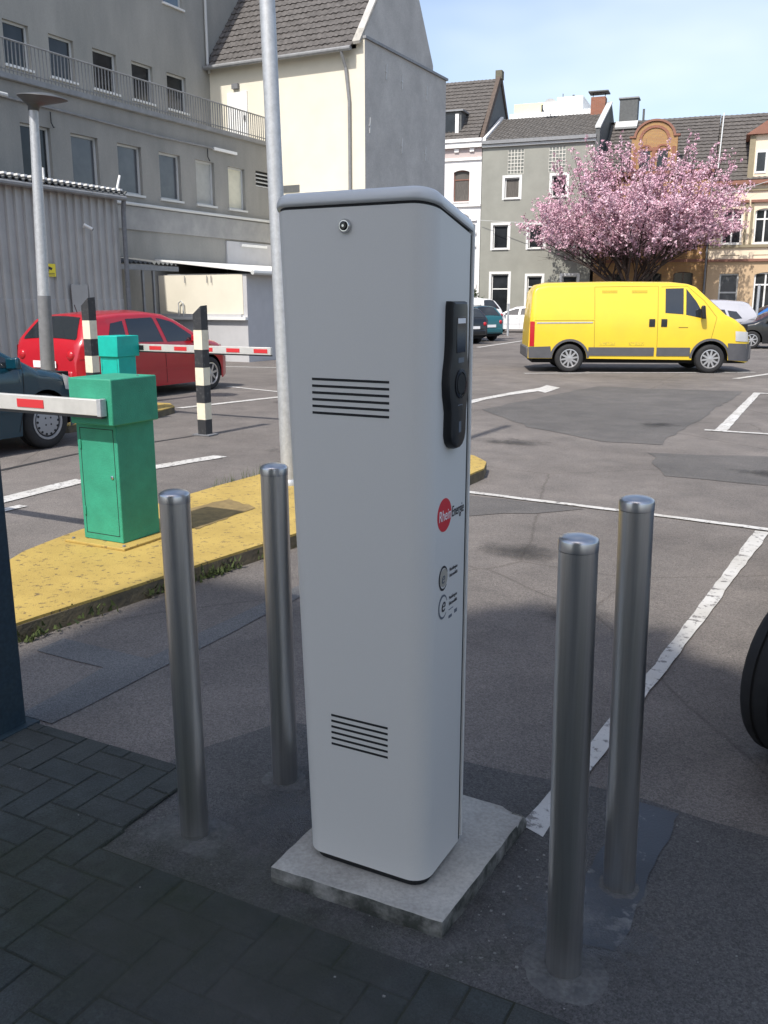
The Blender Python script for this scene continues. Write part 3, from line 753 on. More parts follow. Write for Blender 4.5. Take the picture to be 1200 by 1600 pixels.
# printing (world axes: text runs along +Y on the side face)
RT = (R_(90), 0, R_(90))
def onface(y, z, d=.0008): return (XR + d - SO[0], y - SO[1], z - SO[2])
b = MB(); b.cyl((XR + .0001, 2.012, 1.128), (XR + .0006, 2.012, 1.128), .043, n=48); b.build('red_logo_disc', M_LOGO_RED, st, SO)
text_mesh('logo_text_white', 'Rhein', .040, M_TEXT_W, st, onface(1.976, 1.114, .0012), RT, .12, sx=.82)
text_mesh('logo_text_black', 'Energie', .040, M_TEXT_K, st, onface(2.056, 1.114, .0012), RT, .12, sx=.66)
def arc_ring(name, m, cy_, cz, r0, r1, a0, a1, d=.0007, squash=1.0, wid=None):
    b = MB(); n_ = 26; vs = []
    for i in range(n_ + 1):
        a = R_(a0 + (a1 - a0) * i / n_); w = (r1 - r0) * (wid(i / n_) if wid else 1)
        for r in (r1 - w, r1): vs.append((XR + d, cy_ + r * math.cos(a) * squash, cz + r * math.sin(a)))
    b.add(vs, [(2 * i, 2 * i + 2, 2 * i + 3, 2 * i + 1) if a1 < a0 else (2 * i, 2 * i + 1, 2 * i + 3, 2 * i + 2) for i in range(n_)])
    return b.build(name, m, st, SO)
for cz, gold in ((.962, True), (.885, False)):
    arc_ring('swirl_mark', M_TEXT_K if gold else M_LOGO_GREY, 2.010, cz, .026, .033, 20, 320, .0007, .85, lambda t: .35 + .8 * math.sin(math.pi * t))
    if gold:
        b = MB(); b.cyl((XR + .0001, 2.014, cz), (XR + .0004, 2.014, cz), .024, n=30); b.build('swirl_fill', M_LOGO_GOLD, st, SO)
    text_mesh('swirl_letter', 'e', .056 if not gold else .045, M_TEXT_K if not gold else M_LOGO_GREY, st, onface(1.998, cz - .014, .0010), RT, .25)
    text_mesh('small_print', 'Modellregion', .0135, M_TEXT_K, st, onface(2.049, cz + .008, .0008), RT, sx=.72)
    text_mesh('small_print', 'Elektromobilität', .0135, M_TEXT_K, st, onface(2.049, cz - .008, .0008), RT, sx=.60)
    if not gold:
        MB().box(XR, XR + .0005, 2.049, 2.078, cz - .0215, cz - .0190).build('small_print', M_LOGO_GREY, st, SO)
        MB().box(XR, XR + .0005, 2.049, 2.070, cz - .044, cz - .036).build('partner_mark', M_LOGO_GREY, st, SO)
        MB().box(XR, XR + .0005, 2.086, 2.104, cz - .040, cz - .030).build('partner_mark', M_LOGO_GREY, st, SO)

# the column as measured stands a little farther back on its thinner slab
st.scale = (1.0315, 1.0315, 1.0315)
st.location = (-1.1037, 2.1146, .0512)

# ------------------------------------------------------------------ building helpers (local frame: facade along x, outside is -y)
def wall_holes(x0, x1, z0, z1, holes, depth=.14, y=0.0, top=None):
    """front sheet with rectangular openings and their reveals; top: optional function x -> z of the upper edge"""
    b = MB()
    xs = sorted({x0, x1, *[h[0] for h in holes], *[h[1] for h in holes]}); zs = sorted({z0, z1, *[h[2] for h in holes], *[h[3] for h in holes]})
    for i in range(len(xs) - 1):
        for j in range(len(zs) - 1):
            cx, cz = (xs[i] + xs[i + 1]) / 2, (zs[j] + zs[j + 1]) / 2
            if any(h[0] < cx < h[1] and h[2] < cz < h[3] for h in holes): continue
            b.add([(xs[i], y, zs[j]), (xs[i + 1], y, zs[j]), (xs[i + 1], y, zs[j + 1]), (xs[i], y, zs[j + 1])], [(0, 1, 2, 3)])
    for h in holes:
        a, c, d, e = h[:4]
        b.add([(a, y, d), (c, y, d), (c, y, e), (a, y, e), (a, y + depth, d), (c, y + depth, d), (c, y + depth, e), (a, y + depth, e)],
              [(0, 4, 5, 1), (1, 5, 6, 2), (2, 6, 7, 3), (3, 7, 4, 0)])
    return b
def window(par, h, y=0.0, depth=.10, fw=.06, mull=(), trans=(), fm=None, gm=None, sill=None, sillm=None, name='window', surround=None, sm=None, curtain=None, arch=0):
    a, c, d, e = h[:4]; fm = fm or M_FRAME; gm = gm or M_GLASS
    yf = y + depth
    b = MB()
    b.box(a, a + fw, yf - .03, yf + .03, d, e); b.box(c - fw, c, yf - .03, yf + .03, d, e)
    b.box(a + fw, c - fw, yf - .03, yf + .03, d, d + fw); b.box(a + fw, c - fw, yf - .03, yf + .03, e - fw, e)
    for t in mull:
        xm = a + (c - a) * t; b.box(xm - fw * .5, xm + fw * .5, yf - .028, yf + .028, d + fw, e - fw)
    for t in trans:
        zm = d + (e - d) * t; b.box(a + fw, c - fw, yf - .032, yf + .029, zm - fw * .5, zm + fw * .5)
    w = b.build(name, fm, par)
    MB().add([(a + .01, yf + .005, d + .01), (c - .01, yf + .005, d + .01), (c - .01, yf + .005, e - .01), (a + .01, yf + .005, e - .01)], [(0, 1, 2, 3)]).build('pane', gm, w)
    if sill: MB().box(a - .05, c + .05, y - sill, yf - .03, d - .06, d - .001).build('sill', sillm or M_LEAD, w)
    if surround:
        s = surround; q = MB()
        q.box(a - s, a - .001, y - .025, y + .02, d - s * .6, e + s); q.box(c + .001, c + s, y - .025, y + .02, d - s * .6, e + s)
        q.box(a - .001, c + .001, y - .025, y + .02, e + .001, e + s); q.box(a - .001, c + .001, y - .03, y + .02, d - s * .6, d - .001)
        q.build('surround', sm or M_HOUSEWHITE, w)
    if arch:   # segmental head filled in front of the top corners
        q = MB(); n = 10
        for i in range(n):
            t0, t1 = i / n, (i + 1) / n
            f = lambda t: e - arch * (2 * t - 1) ** 2
            q.add([(a + (c - a) * t0, y - .004, f(t0)), (a + (c - a) * t1, y - .004, f(t1)), (a + (c - a) * t1, y - .004, e + .005), (a + (c - a) * t0, y - .004, e + .005),
                   (a + (c - a) * t0, yf, f(t0)), (a + (c - a) * t1, yf, f(t1))], [(0, 1, 2, 3), (0, 4, 5, 1)])
        q.build('arched_head', sm or M_HOUSEWHITE, w)
    return w
def tile_roof(x0, x1, y0, z0, y1, z1, tw=.24, tl=.33, amp=.03, lift=.03, sub=4):
    """pantile roof plane from the eaves (y0,z0) to the ridge (y1,z1): every tile row steps, every tile is rounded"""
    L = math.hypot(y1 - y0, z1 - z0); n = max(1, round(L / tl)); nx = max(1, round((x1 - x0) / tw)) * sub
    ny, nzv = -(z1 - z0) / L, (y1 - y0) / L          # outward normal
    b = MB()
    for r in range(n):
        va, vb = r / n, (r + 1) / n
        vs = []
        for v, up in ((va, lift), (vb, 0.0)):
            for i in range(nx + 1):
                x = x0 + (x1 - x0) * i / nx
                ph = (i % sub) / sub
                h = up + amp * (.5 + .5 * math.cos(2 * math.pi * ph)) + .004 * math.sin(i * 12.9 + r * 78.2)
                vs.append((x, y0 + (y1 - y0) * v + ny * h, z0 + (z1 - z0) * v + nzv * h))
        # front lip
        for i in range(nx + 1):
            x, yy, zz = vs[i]; vs.append((x, yy - ny * (lift + .01), zz - nzv * (lift + .01)))
        m = nx + 1
        b.add(vs, [(i, i + 1, m + i + 1, m + i) for i in range(nx)] + [(2 * m + i, 2 * m + i + 1, i + 1, i) for i in range(nx)])
    return b

# ------------------------------------------------------------------ factory (runs along world Y, faces +X)
fa = thing('factory_building', 'long grey rendered factory with roof terrace railing and two window rows at left', 'building', (-18.44, 0, 0), R_(90))
lw = [(11.3, 12.2), (12.95, 13.9), (14.6, 15.55), (16.28, 17.2), (17.86, 18.79), (19.5, 20.42), (21.15, 22.07), (22.77, 23.66), (24.36, 25.24)]
lh = [(a, c, 4.57, 5.85) for a, c in lw]
holes = lh + [(25.85, 26.75, 5.39, 5.9)]
wall_holes(2, 26.9, 0, 6.72, holes, .16).build('lower_wall', M_FACT, fa)
for i, h in enumerate(lh):
    gm = M_BLIND if i == 7 else M_BLINDC if i == 8 else M_GLASS2 if i in (4, 5, 6) else M_GLASS
    window(fa, h, 0, .13, .055, fm=M_FRAMEG, gm=gm, sill=.05, sillm=M_FRAMEG)
lou = MB().box(25.85, 26.75, .10, .14, 5.39, 5.9).build('vent_backing', M_SEAM, fa)
for k in range(4): MB().hexa([(25.86, .0, 5.40 + k * .125), (26.74, .0, 5.40 + k * .125), (26.74, .09, 5.44 + k * .125), (25.86, .09, 5.44 + k * .125)], [(25.86, .0, 5.43 + k * .125), (26.74, .0, 5.43 + k * .125), (26.74, .09, 5.47 + k * .125), (25.86, .09, 5.47 + k * .125)]).build('louvre', M_FRAMEG, lou)
MB().box(2, 26.9, -.06, 2.6, 6.722, 6.86).build('terrace_slab', M_FACT, fa)
MB().box(2, 26.9, -.09, -.062, 6.74, 6.865).build('terrace_edge_flashing', M_LEAD, fa)
# weathered band below the first floor windows
MB().box(8, 26.9, -.05, -.002, 3.62, 4.24).build('facade_band', M_BAND, fa)
b = MB(); b.tube([(17.5, -.09, 4.30), (22, -.09, 4.30), (26.9, -.09, 4.32)], .045, 8); b.build('conduit_pipe', M_FRAMEG, fa)
b = MB(); b.tube([(13, -.05, 6.33), (15.6, -.05, 6.33), (18, -.05, 6.30), (21, -.05, 6.24), (24.3, -.05, 6.27)], .028, 6); b.build('wall_cable', M_LEAD, fa)
b = MB(); b.tube([(12.5, -.08, 6.40), (15.9, -.08, 6.36)], .055, 8); b.build('cable_duct', M_FRAMEG, fa)
b = MB(); b.box(23.6, 24.75, -.10, -.02, 6.22, 6.30); b.build('tube_lamp', M_WHITE, fa)
for x in (17.2, 23.3):
    b = MB(); b.tube([(x, -.06, 6.22), (x, -.06, 5.98), (x + .03, -.10, 5.86), (x + .09, -.07, 5.88)], .016, 6); b.build('cable_drop', M_BLACK, fa)
# railing
rail = MB(); rail.tube([(6, -.02, 7.62), (26.88, -.02, 7.62)], .022, 6); rail = rail.build('handrail', M_LEAD, fa)
MB().tube([(6, -.02, 6.96), (26.88, -.02, 6.96)], .014, 6).build('bottom_rail', M_LEAD, fa)
bal = MB()
bal.box(-.009, .009, -.012, .012, 6.87, 7.60)
first = None
x = 14.6
while x < 26.9:
    if first is None:
        first = bal.build('baluster', M_LEAD, fa); first.location = (x, -.02, 0)
    else:
        c = first.copy(); COL.objects.link(c); c.location = (x, -.02, 0)
    x += .115
# upper storey, set back
YU = 2.56
uw = [(13.2, 14.1), (14.85, 15.75), (16.5, 17.4), (18.25, 19.1), (19.79, 20.70), (21.43, 22.40), (23.05, 24.0), (24.67, 25.62)]
uh = [(a, c, 7.83, 8.94) for a, c in uw] + [(a, c, 11.0, 12.15) for a, c in uw]
wall_holes(2, 36, 6.86, 14.2, uh, .16, YU).build('upper_wall', M_FACT2, fa)
for h in uh: window(fa, h, YU, .13, .06, fm=M_FRAMEG, gm=M_GLASS if h[2] < 9 else mat('window_sky_glass', (.16, .23, .30), .05, spec=.9), sill=.07, sillm=M_FRAME)
MB().box(2, 36, YU + .2, 12, 0, 14.1).build('block_core', M_FACT2, fa)
MB().box(2, 26.9, .2, YU + .19, 0, 6.72).build('lower_core', M_FACT, fa)
MB().box(1.8, 36.2, YU - .25, 12.2, 14.2, 14.4).build('roof_slab', M_LEAD, fa)
b = MB(); b.tube([(26.72, YU - .08, 14.1), (26.72, YU - .08, 9.6), (26.78, YU - .1, 9.3)], .05, 8); b.build('downpipe', M_FRAMEG, fa)
# ground floor shutter with lamp
MB().box(24.1, 26.6, -.055, -.003, 2.0, 3.56).build('shutter', M_GREYPANEL, fa)
b = MB(); b.box(24.8, 26.2, -.14, -.06, 3.42, 3.50); b.build('tube_lamp', M_WHITE, fa)

# lean-to annex against the factory wall
an = thing('loading_annex', 'low cream walled annex with white sheet roof against the factory', 'annex', (-16.85, 23.8, 0))
AO = (-16.85, 23.8, 0)
MB().box(-18.43, -15.27, 20.824, 26.85, 0, 2.40).build('block', M_GREYPANEL, an, AO)
MB().box(-18.40, -15.40, 20.805, 20.823, 1.32, 2.40).build('cream_wall', M_CREAM, an, AO)
MB().box(-18.42, -15.26, 20.70, 20.823, 1.16, 1.24).build('white_ledge', M_FRAME, an, AO)
MB().box(-18.42, -15.45, 20.76, 20.823, 1.24, 1.319).build('grey_ledge', M_GREYPANEL, an, AO)
b = MB()
q0, q1 = 20.72, 26.86
def zr(x): return 2.86 + (x + 18.43) * (2.50 - 2.86) / (3.45)
n = 24
vs_ = []
for i in range(n + 1):
    x = -18.43 + 3.5 * i / n
    vs_.append((x, zr(x)))
b.add([(x, q0, z) for x, z in vs_] + [(x, q1, z) for x, z in vs_] + [(x, q0, z - .05) for x, z in vs_] + [(x, q1, z - .05) for x, z in vs_],
      [(i, i + 1, n + 2 + i, n + 1 + i) for i in range(n)] + [(2 * n + 2 + i, 3 * n + 3 + i, 3 * n + 4 + i, 2 * n + 3 + i) for i in range(n)]
      + [(2 * n + 2 + i, 2 * n + 3 + i, i + 1, i) for i in range(n)] + [(n, 3 * n + 2, 4 * n + 3, 2 * n + 1)])
b.build('sheet_roof', M_WHITE, an, AO)
for yy in (21.0, 22.9, 24.8, 26.6): MB().box(-18.40, -15.05, yy - .04, yy + .04, 2.40, 2.44).build('rafter', M_LEAD, an, AO)
b = MB(); b.tube([(-14.97, 20.7, 2.44), (-14.97, 26.8, 2.42)], .06, 8); b.build('gutter', M_FRAMEG, an, AO)
b = MB(); b.tube([(-17.65, 20.74, 1.25), (-17.65, 20.74, 1.62), (-17.55, 20.74, 1.68), (-17.48, 20.74, 1.62), (-17.48, 20.74, 1.25)], .02, 6); b.build('wall_pipe', M_FRAMEG, an, AO)
for xx in (-16.6, -16.45, -17.4):
    b = MB(); b.tube([(xx, 20.76, 2.38), (xx, 20.76, 2.18)], .012, 5); b.build('hanging_rod', M_LEAD, an, AO)
# little corrugated porch roof between shed and annex
po = thing('porch_roof', 'small dark corrugated porch roof between shed and annex', 'roof', (-17.3, 18.5, 0))
b = MB(); n = 60; vs_ = []
for i in range(n + 1):
    yy = 17.15 + 2.55 * i / n; w = .035 * math.sin(i * 2 * math.pi / 4)
    vs_ += [(-18.42, yy, 2.84 + w), (-16.75, yy, 2.64 + w)]
b.add(vs_, [(2 * i, 2 * i + 2, 2 * i + 3, 2 * i + 1) for i in range(n)]); b.build('corrugated_sheet', M_SLATE, po, (-17.3, 18.5, 0))
MB().box(-16.80, -16.74, 17.1, 19.75, 2.46, 2.585).build('fascia', M_LEAD, po, (-17.3, 18.5, 0))
for yy in (18.35, 18.75): MB().box(-16.82, -16.76, yy, yy + .06, 0, 2.455).build('prop', M_LEAD, po, (-17.3, 18.5, 0))

# ------------------------------------------------------------------ corrugated shed
SX = -16.45
sh = thing('shed', 'corrugated grey metal shed with wavy roof edge behind the red car', 'shed', (SX, 0, 0), R_(90))
b = MB(); pts = []
x = 3.0
while x < 17.25:       # trapezoid ribs
    pts += [(x, 0), (x + .13, 0), (x + .155, -.055), (x + .215, -.055), (x + .24, 0)]; x += .24
pts = [p for p in pts if p[0] <= 17.3]
zs_ = [0.0, 1.7, 1.715, 4.12]; dy_ = [0, 0, .012, .012]
vs_ = []
for z, dy in zip(zs_, dy_): vs_ += [(p[0], p[1] + dy, z) for p in pts]
m_ = len(pts)
b.add(vs_, [(j * m_ + i, j * m_ + i + 1, (j + 1) * m_ + i + 1, (j + 1) * m_ + i) for j in range(3) for i in range(m_ - 1)])
b.build('corrugated_wall', M_SHED, sh)
MB().box(3, 17.3, .05, 1.9, 0, 4.1).build('core', M_SHED, sh)
b = MB(); n = 14 * 24; vs_ = []
for i in range(n + 1):
    xx = 3 + 14.4 * i / n; w = .045 * math.sin(2 * math.pi * xx / .177)
    vs_ += [(xx, -.22, 4.23 + w), (xx, 1.95, 4.55 + w), (xx, -.22, 4.19 + w)]
b.add(vs_, [(3 * i, 3 * i + 3, 3 * i + 4, 3 * i + 1) for i in range(n)] + [(3 * i + 2, 3 * i + 5, 3 * i + 3, 3 * i) for i in range(n)]); b.build('wavy_roof', M_SLATE, sh)
b = MB()
for i in range(81):
    xx = 3.04 + .177 * i; b.box(xx - .045, xx + .035, -.228, -.10, 4.262, 4.305)
tag(b.build('roof_wave_crests', M_WHITE, sh), kind='stuff')
b = MB(); b.tube([(3, -.20, 4.10), (17.35, -.20, 4.10)], .06, 8); b.build('gutter', M_LEAD, sh)
b = MB(); b.tube([(17.33, -.17, 4.10), (17.36, -.10, 3.8), (17.36, -.08, 0)], .06, 8); b.build('downpipe', M_GALVDARK, sh)
b = MB(); b.tube([(14.95, -.1, 4.25), (14.95, -.1, 4.52)], .035, 8); b.build('vent_pipe', M_WHITE, sh)
b = MB(); b.tube([(17.15, -.12, 4.25), (17.26, -.15, 4.62)], .03, 8); b.build('vent_pipe', M_WHITE, sh)
dn = MB().box(15.55, 16.05, -.064, -.056, .02, 2.05).build('door', M_SHED, sh)
MB().box(15.99, 16.02, -.075, -.065, 1.0, 1.12).build('handle', M_BLACK, dn)
cc = thing('security_camera', 'small white security camera on the corrugated shed wall', 'camera', (SX + .06, 16.05, 3.35))
b = MB(); b.tube([(0, 0, .0), (.09, .02, .02)], .018, 8); b.build('bracket', M_WHITE, cc)
b = MB(); b.tube([(.09, -.06, .05), (.16, .12, -.04)], .035, 10); b.build('camera_body', M_WHITE, cc)
b = MB(); b.tube([(.162, .124, -.043), (.168, .138, -.05)], .028, 10); b.build('lens', M_BLACK, cc)
sg = thing('warning_sign', 'small yellow camera warning sign on the shed wall', 'sign', (SX + .06, 14.96, 2.35))
MB().box(0, .012, -.16, .16, -.14, .14).build('plate', M_SIGN_Y, sg, bevel=.003)
b = MB(); b.hexa([(.0125, -.09, .03), (.0135, -.09, .03), (.0135, .04, -.0), (.0125, .04, 0)], [(.0125, -.07, .09), (.0135, -.07, .09), (.0135, .07, .05), (.0125, .07, .05)]); b.box(.0125, .0135, -.06, -.03, -.03, .03); b.build('camera_symbol', M_TEXT_K, sg)
for k in range(2): MB().box(.0125, .0132, -.12, .12, -.075 - .035 * k, -.062 - .035 * k).build('text_line', M_TEXT_K, sg)

# ------------------------------------------------------------------ cream house with grey gable
ch = thing('cream_house', 'cream walled house with steep dark tiled roof and bare grey gable end', 'house', (-18, 26.9, 0))
CO = (-18, 26.9, 0)
XE, XW, YS, YN = -14.872, -21.0, 26.9, 33.18
YR, ZR = 29.75, 13.35
b = MB()
b.add([(XW, YS, 0), (XE, YS, 0), (XE, YS, 9.45), (XW, YS, 9.45)], [(0, 1, 2, 3)])
b.build('cream_wall', M_CREAM, ch, CO)
b = MB(); b.box(XE - .30, XE, YS - .001, YS + .2, 0, 9.72); b.build('corner_wall', M_CREAM, ch, CO)
# thick lower gable wall, then the set-back gable triangle
MB().box(XE - .22, XE + .002, YS + .004, YN, 0, 9.70).build('gable_wall', M_GREYW, ch, CO)
MB().box(XE - .26, XE + .07, YS - .03, YN + .06, 9.701, 9.78).build('gable_ledge', M_LEAD, ch, CO)
MB().prism_x([(27.0, 9.78), (32.15, 9.78), (32.15, 10.0), (YR + .12, ZR + .15), (YR - .12, ZR + .15), (27.0, 10.05)], XE - .30, XE - .06).build('gable_top', M_GREYW, ch, CO)
MB().box(XW, XE - .3, YS + .02, YN - .02, 0, 9.44).build('core', M_GREYW, ch, CO)
tile_roof(XW + .02, XE - .31, YS - .28, 9.42, YR, ZR, .215, .30, .032, .032, 5).build('tiled_roof', M_ROOFDARK, ch, CO, smooth=False)
b = MB(); b.add([(XW, YR, ZR), (XE - .3, YR, ZR), (XE - .3, 32.3, 9.8), (XW, 32.3, 9.8)], [(0, 1, 2, 3)]); b.build('rear_roof', M_ROOFDARK, ch, CO)
b = MB(); b.hexa([(XE - .32, YS - .2, 9.52), (XE - .05, YS - .2, 9.52), (XE - .05, YR, ZR + .06), (XE - .32, YR, ZR + .06)], [(XE - .32, YS - .24, 9.60), (XE - .05, YS - .24, 9.60), (XE - .05, YR, ZR + .17), (XE - .32, YR, ZR + .17)]); b.build('verge_coping', M_CONC, ch, CO)
b = MB(); b.tube([(XW + .05, YS - .33, 9.43), (XE - .32, YS - .33, 9.40)], .075, 10); b.build('gutter', M_LEAD, ch, CO)
b = MB(); b.tube([(-15.55, YS - .33, 9.36), (-15.5, YS - .12, 8.9), (-15.40, YS - .08, 7.9), (-15.40, YS - .08, 0)], .05, 8); b.build('downpipe', M_LEAD, ch, CO)
dr = MB().box(-20.25, -19.42, YS - .05, YS - .004, 6.9, 8.62).build('terrace_door', M_WHITE, ch, CO)
MB().box(-19.55, -19.50, YS - .10, YS - .055, 7.7, 7.85).build('handle', M_BLACK, dr, CO)
b = MB(); b.box(-20.0, -19.74, YS - .12, YS - .004, 8.72, 8.88); b.build('door_lamp', M_GALVDARK, ch, CO)
MB().box(-18.3, -17.40, YS - .02, YS - .003, 5.27, 5.50).build('vent_grille', M_SLATE, ch, CO)
for (yy, zz) in ((28.34, 9.03), (29.5, 8.95), (31.45, 8.95), (27.19, 7.2), (29.5, 6.9), (31.4, 6.9)):
    b = MB(); b.hexa([(XE + .004, yy - .025, zz - .24), (XE + .03, yy - .025, zz - .24), (XE + .03, yy + .025, zz - .24), (XE + .004, yy + .025, zz - .24)], [(XE + .004, yy + .02, zz + .24), (XE + .03, yy + .02, zz + .24), (XE + .03, yy + .06, zz + .24), (XE + .004, yy + .06, zz + .24)])
    b.box(XE + .003, XE + .035, yy - .05, yy + .07, zz - .02, zz + .02); b.build('wall_anchor', M_FRAMEG, ch, CO)

# ------------------------------------------------------------------ row of houses across the lot
HP = Vector((-20.226, 56.088, 0)); HA = R_(7.05)
HE = Vector((math.cos(HA), math.sin(HA), 0)); HN = Vector((-math.sin(HA), math.cos(HA), 0))
def hloc(s, y=0, z=0): return HP + HE * s + HN * y + Vector((0, 0, z))
def house(name, label, s0): return thing(name, label, 'house', hloc(s0), HA)

# white house ---------------------------------------------------------------
s0 = -9.0
wh = house('town_house', 'white stucco town house with steep brown roof left of the grey house', s0)
X = lambda s: s - s0
wins = [(X(-4.09), X(-3.05), 7.9, 9.8), (X(-6.4), X(-5.36), 7.9, 9.8), (X(-8.5), X(-7.5), 7.9, 9.8), (X(-4.09), X(-3.05), 4.6, 6.9), (X(-6.4), X(-5.36), 4.6, 6.9), (X(-4.05), X(-3.0), 0.2, 3.2), (X(-6.4), X(-5.36), 1.2, 3.3)]
wall_holes(0, X(-2.27), 0, 11.4, wins, .2).build('wall', M_HOUSEWHITE, wh)
for i, h in enumerate(wins): window(wh, h, 0, .16, .06, trans=(.70,), mull=(.5,) if i > 2 else (), fm=M_TRIM if i < 3 else M_FRAME, gm=M_CURTAIN if i == 0 else M_GLASS, sill=.1, sillm=M_HOUSEWHITE, arch=.12, sm=M_HOUSEWHITE)
MB().box(-.1, X(-2.24), -.32, -.001, 11.42, 11.62).build('gutter_cornice', M_HOUSEWHITE, wh)
MB().box(-.1, X(-2.25), -.24, -.001, 11.10, 11.41).build('cornice', M_HOUSEWHITE, wh)
MB().box(0, X(-2.27), -.02, -.001, 10.55, 11.09).build('frieze', mat('frieze_mauve', (.50, .42, .40), .9), wh)
for s in (-3.9, -2.9, -4.9, -5.9): MB().box(X(s) - .14, X(s) + .14, -.12, -.021, 10.86, 11.06).build('console', M_HOUSEWHITE, wh)
MB().box(0, X(-2.26), -.10, -.001, 10.36, 10.52).build('string_course', M_HOUSEWHITE, wh)
MB().box(0, X(-2.26), -.12, -.001, 7.58, 7.74).build('string_course', M_HOUSEWHITE, wh)
b = MB()
for k in range(12):
    a0, a1 = math.pi * k / 12, math.pi * (k + 1) / 12
    b.add([(X(-3.57) + r * math.cos(a), -.10, 6.8 + r * math.sin(a) * .6) for a in (a0, a1) for r in (.62, .75)] + [(X(-3.57) + r * math.cos(a), -.001, 6.8 + r * math.sin(a) * .6) for a in (a0, a1) for r in (.62, .75)],
          [(0, 1, 3, 2), (1, 5, 7, 3), (0, 2, 6, 4)])
b.build('arch_moulding', M_HOUSEWHITE, wh)
for z in (5.1, 5.9, 6.7): MB().box(X(-2.85), X(-2.5), -.12, -.001, z, z + .14).build('quoin_moulding', M_HOUSEWHITE, wh)
MB().prism_x([(.26, 0), (8.6, 0), (8.6, 11.5), (8.55, 11.5), (4.3, 15.85), (.26, 11.75)], .3, X(-2.28)).build('core', M_SLATE, wh)
tile_roof(0, X(-2.45), -.2, 11.6, 4.25, 15.95, .26, .36, .035, .045, 3).build('tiled_roof', M_ROOFBROWN, wh)
b = MB(); b.add([(0, 4.25, 15.95), (X(-2.4), 4.25, 15.95), (X(-2.4), 8.9, 11.4), (0, 8.9, 11.4)], [(0, 1, 2, 3)]); b.build('rear_roof', M_ROOFBROWN, wh)
MB().prism_x([(-.05, 11.63), (.35, 11.63), (4.3, 15.75), (8.6, 11.4), (8.9, 11.4), (4.42, 16.2), (4.15, 16.2)], X(-2.46), X(-2.2)).build('verge_wall', mat('verge_brown', (.10, .075, .06), .9, var=.3, scale=5), wh)
MB().box(X(-2.55), X(-2.12), 4.0, 4.6, 15.9, 16.42).build('verge_chimney', mat('mossy_brick', (.14, .13, .095), .9, var=.3, scale=8), wh)
dm = MB().box(X(-6.0), X(-3.75), .35, 2.6, 11.75, 13.35).build('dormer', M_SLATE, wh)
MB().box(X(-6.0), X(-3.9), .30, .345, 11.85, 13.15).build('dormer_window', M_GLASS, dm)
MB().box(X(-4.12), X(-3.9), .25, .298, 11.8, 13.2).build('dormer_post', M_HOUSEWHITE, dm)
MB().box(X(-6.2), X(-3.6), .2, 2.8, 13.36, 13.46).build('dormer_roof', M_LEAD, dm)
MB().hexa([(X(-3.74), .3, 11.7), (X(-3.62), .3, 11.7), (X(-3.62), 2.2, 13.6), (X(-3.74), 2.2, 13.6)], [(X(-3.74), .2, 11.95), (X(-3.62), .2, 11.95), (X(-3.62), 2.1, 13.8), (X(-3.74), 2.1, 13.8)]).build('flashing', M_HOUSEWHITE, dm)

# grey house ----------------------------------------------------------------
s0 = -2.24
gh = house('town_house', 'plain grey green rendered house with glass block panels behind the cherry tree', s0)
wins = [(X(-.75), X(.18), 7.98, 9.2), (X(-1.42), X(-.45), 4.95, 6.40), (X(.86), X(1.82), 4.95, 6.35), (X(2.85), X(3.75), 4.95, 6.35),
        (X(-1.45), X(-.33), 0.1, 3.40), (X(.88), X(1.82), .9, 3.25), (X(3.08), X(4.02), .9, 3.25), (X(2.2), X(3.1), 7.98, 9.2)]
blocks = [(X(-.60), X(.42), 9.42, 10.86), (X(1.95), X(2.98), 9.42, 10.86)]
wall_holes(0, 7.02, 0, 11.2, wins + blocks, .18).build('wall', M_HOUSEGREY, gh)
for i, h in enumerate(wins):
    w = window(gh, h, 0, .14, .07, trans=(.72,) if i >= 4 and i < 7 else (), fm=M_FRAME, gm=M_CURTAIN if i == 0 else M_GLASS, sill=.08, sillm=M_FRAME, surround=.15, sm=M_FRAME, name='door' if i == 4 else 'window')
for h in blocks:
    fr = MB(); nx, nz_ = 5, 7
    cw, chh = (h[1] - h[0]) / nx, (h[3] - h[2]) / nz_
    for i in range(nx + 1): fr.box(h[0] + i * cw - .022, h[0] + i * cw + .022, .01, .10, h[2], h[3])
    for j in range(nz_ + 1): fr.box(h[0], h[1], .012, .098, h[2] + j * chh - .022, h[2] + j * chh + .022)
    g = fr.build('glass_block_panel', mat('block_joint', (.62, .60, .54), .8), gh)
    q = MB()
    for i in range(nx):
        for j in range(nz_):
            a, z = h[0] + i * cw + .025, h[2] + j * chh + .025
            q.box(a, a + cw - .05, .03, .09, z, z + chh - .05)
    tag(q.build('glass_blocks', mat('glass_block', (.19, .20, .18), .15, var=.5, scale=9), g), kind='stuff')
MB().box(0, 7.02, -.28, -.001, 11.22, 11.42).build('gutter', M_LEAD, gh)
MB().box(0, 7.02, -.16, -.001, 11.05, 11.2).build('eaves_board', M_FRAMEG, gh)
MB().prism_x([(.26, 0), (9, 0), (9, 11.2), (4.5, 13.3), (.26, 11.25)], .02, 7.0).build('core', M_HOUSEGREY, gh)
tile_roof(0.25, 6.95, -.15, 11.42, 4.5, 13.45, .24, .33, .04, .05, 3).build('tiled_roof', M_ROOFGREY, gh)
b = MB(); b.add([(0, 4.5, 13.45), (7, 4.5, 13.45), (7, 9.2, 11.2), (0, 9.2, 11.2)], [(0, 1, 2, 3)]); b.build('rear_roof', M_ROOFGREY, gh)
MB().hexa([(.03, -.1, 11.44), (.22, -.1, 11.44), (.22, 4.4, 13.45), (.03, 4.4, 13.45)], [(.03, -.1, 11.62), (.22, -.1, 11.62), (.22, 4.4, 13.62), (.03, 4.4, 13.62)]).build('flashing', M_HOUSEWHITE, gh)
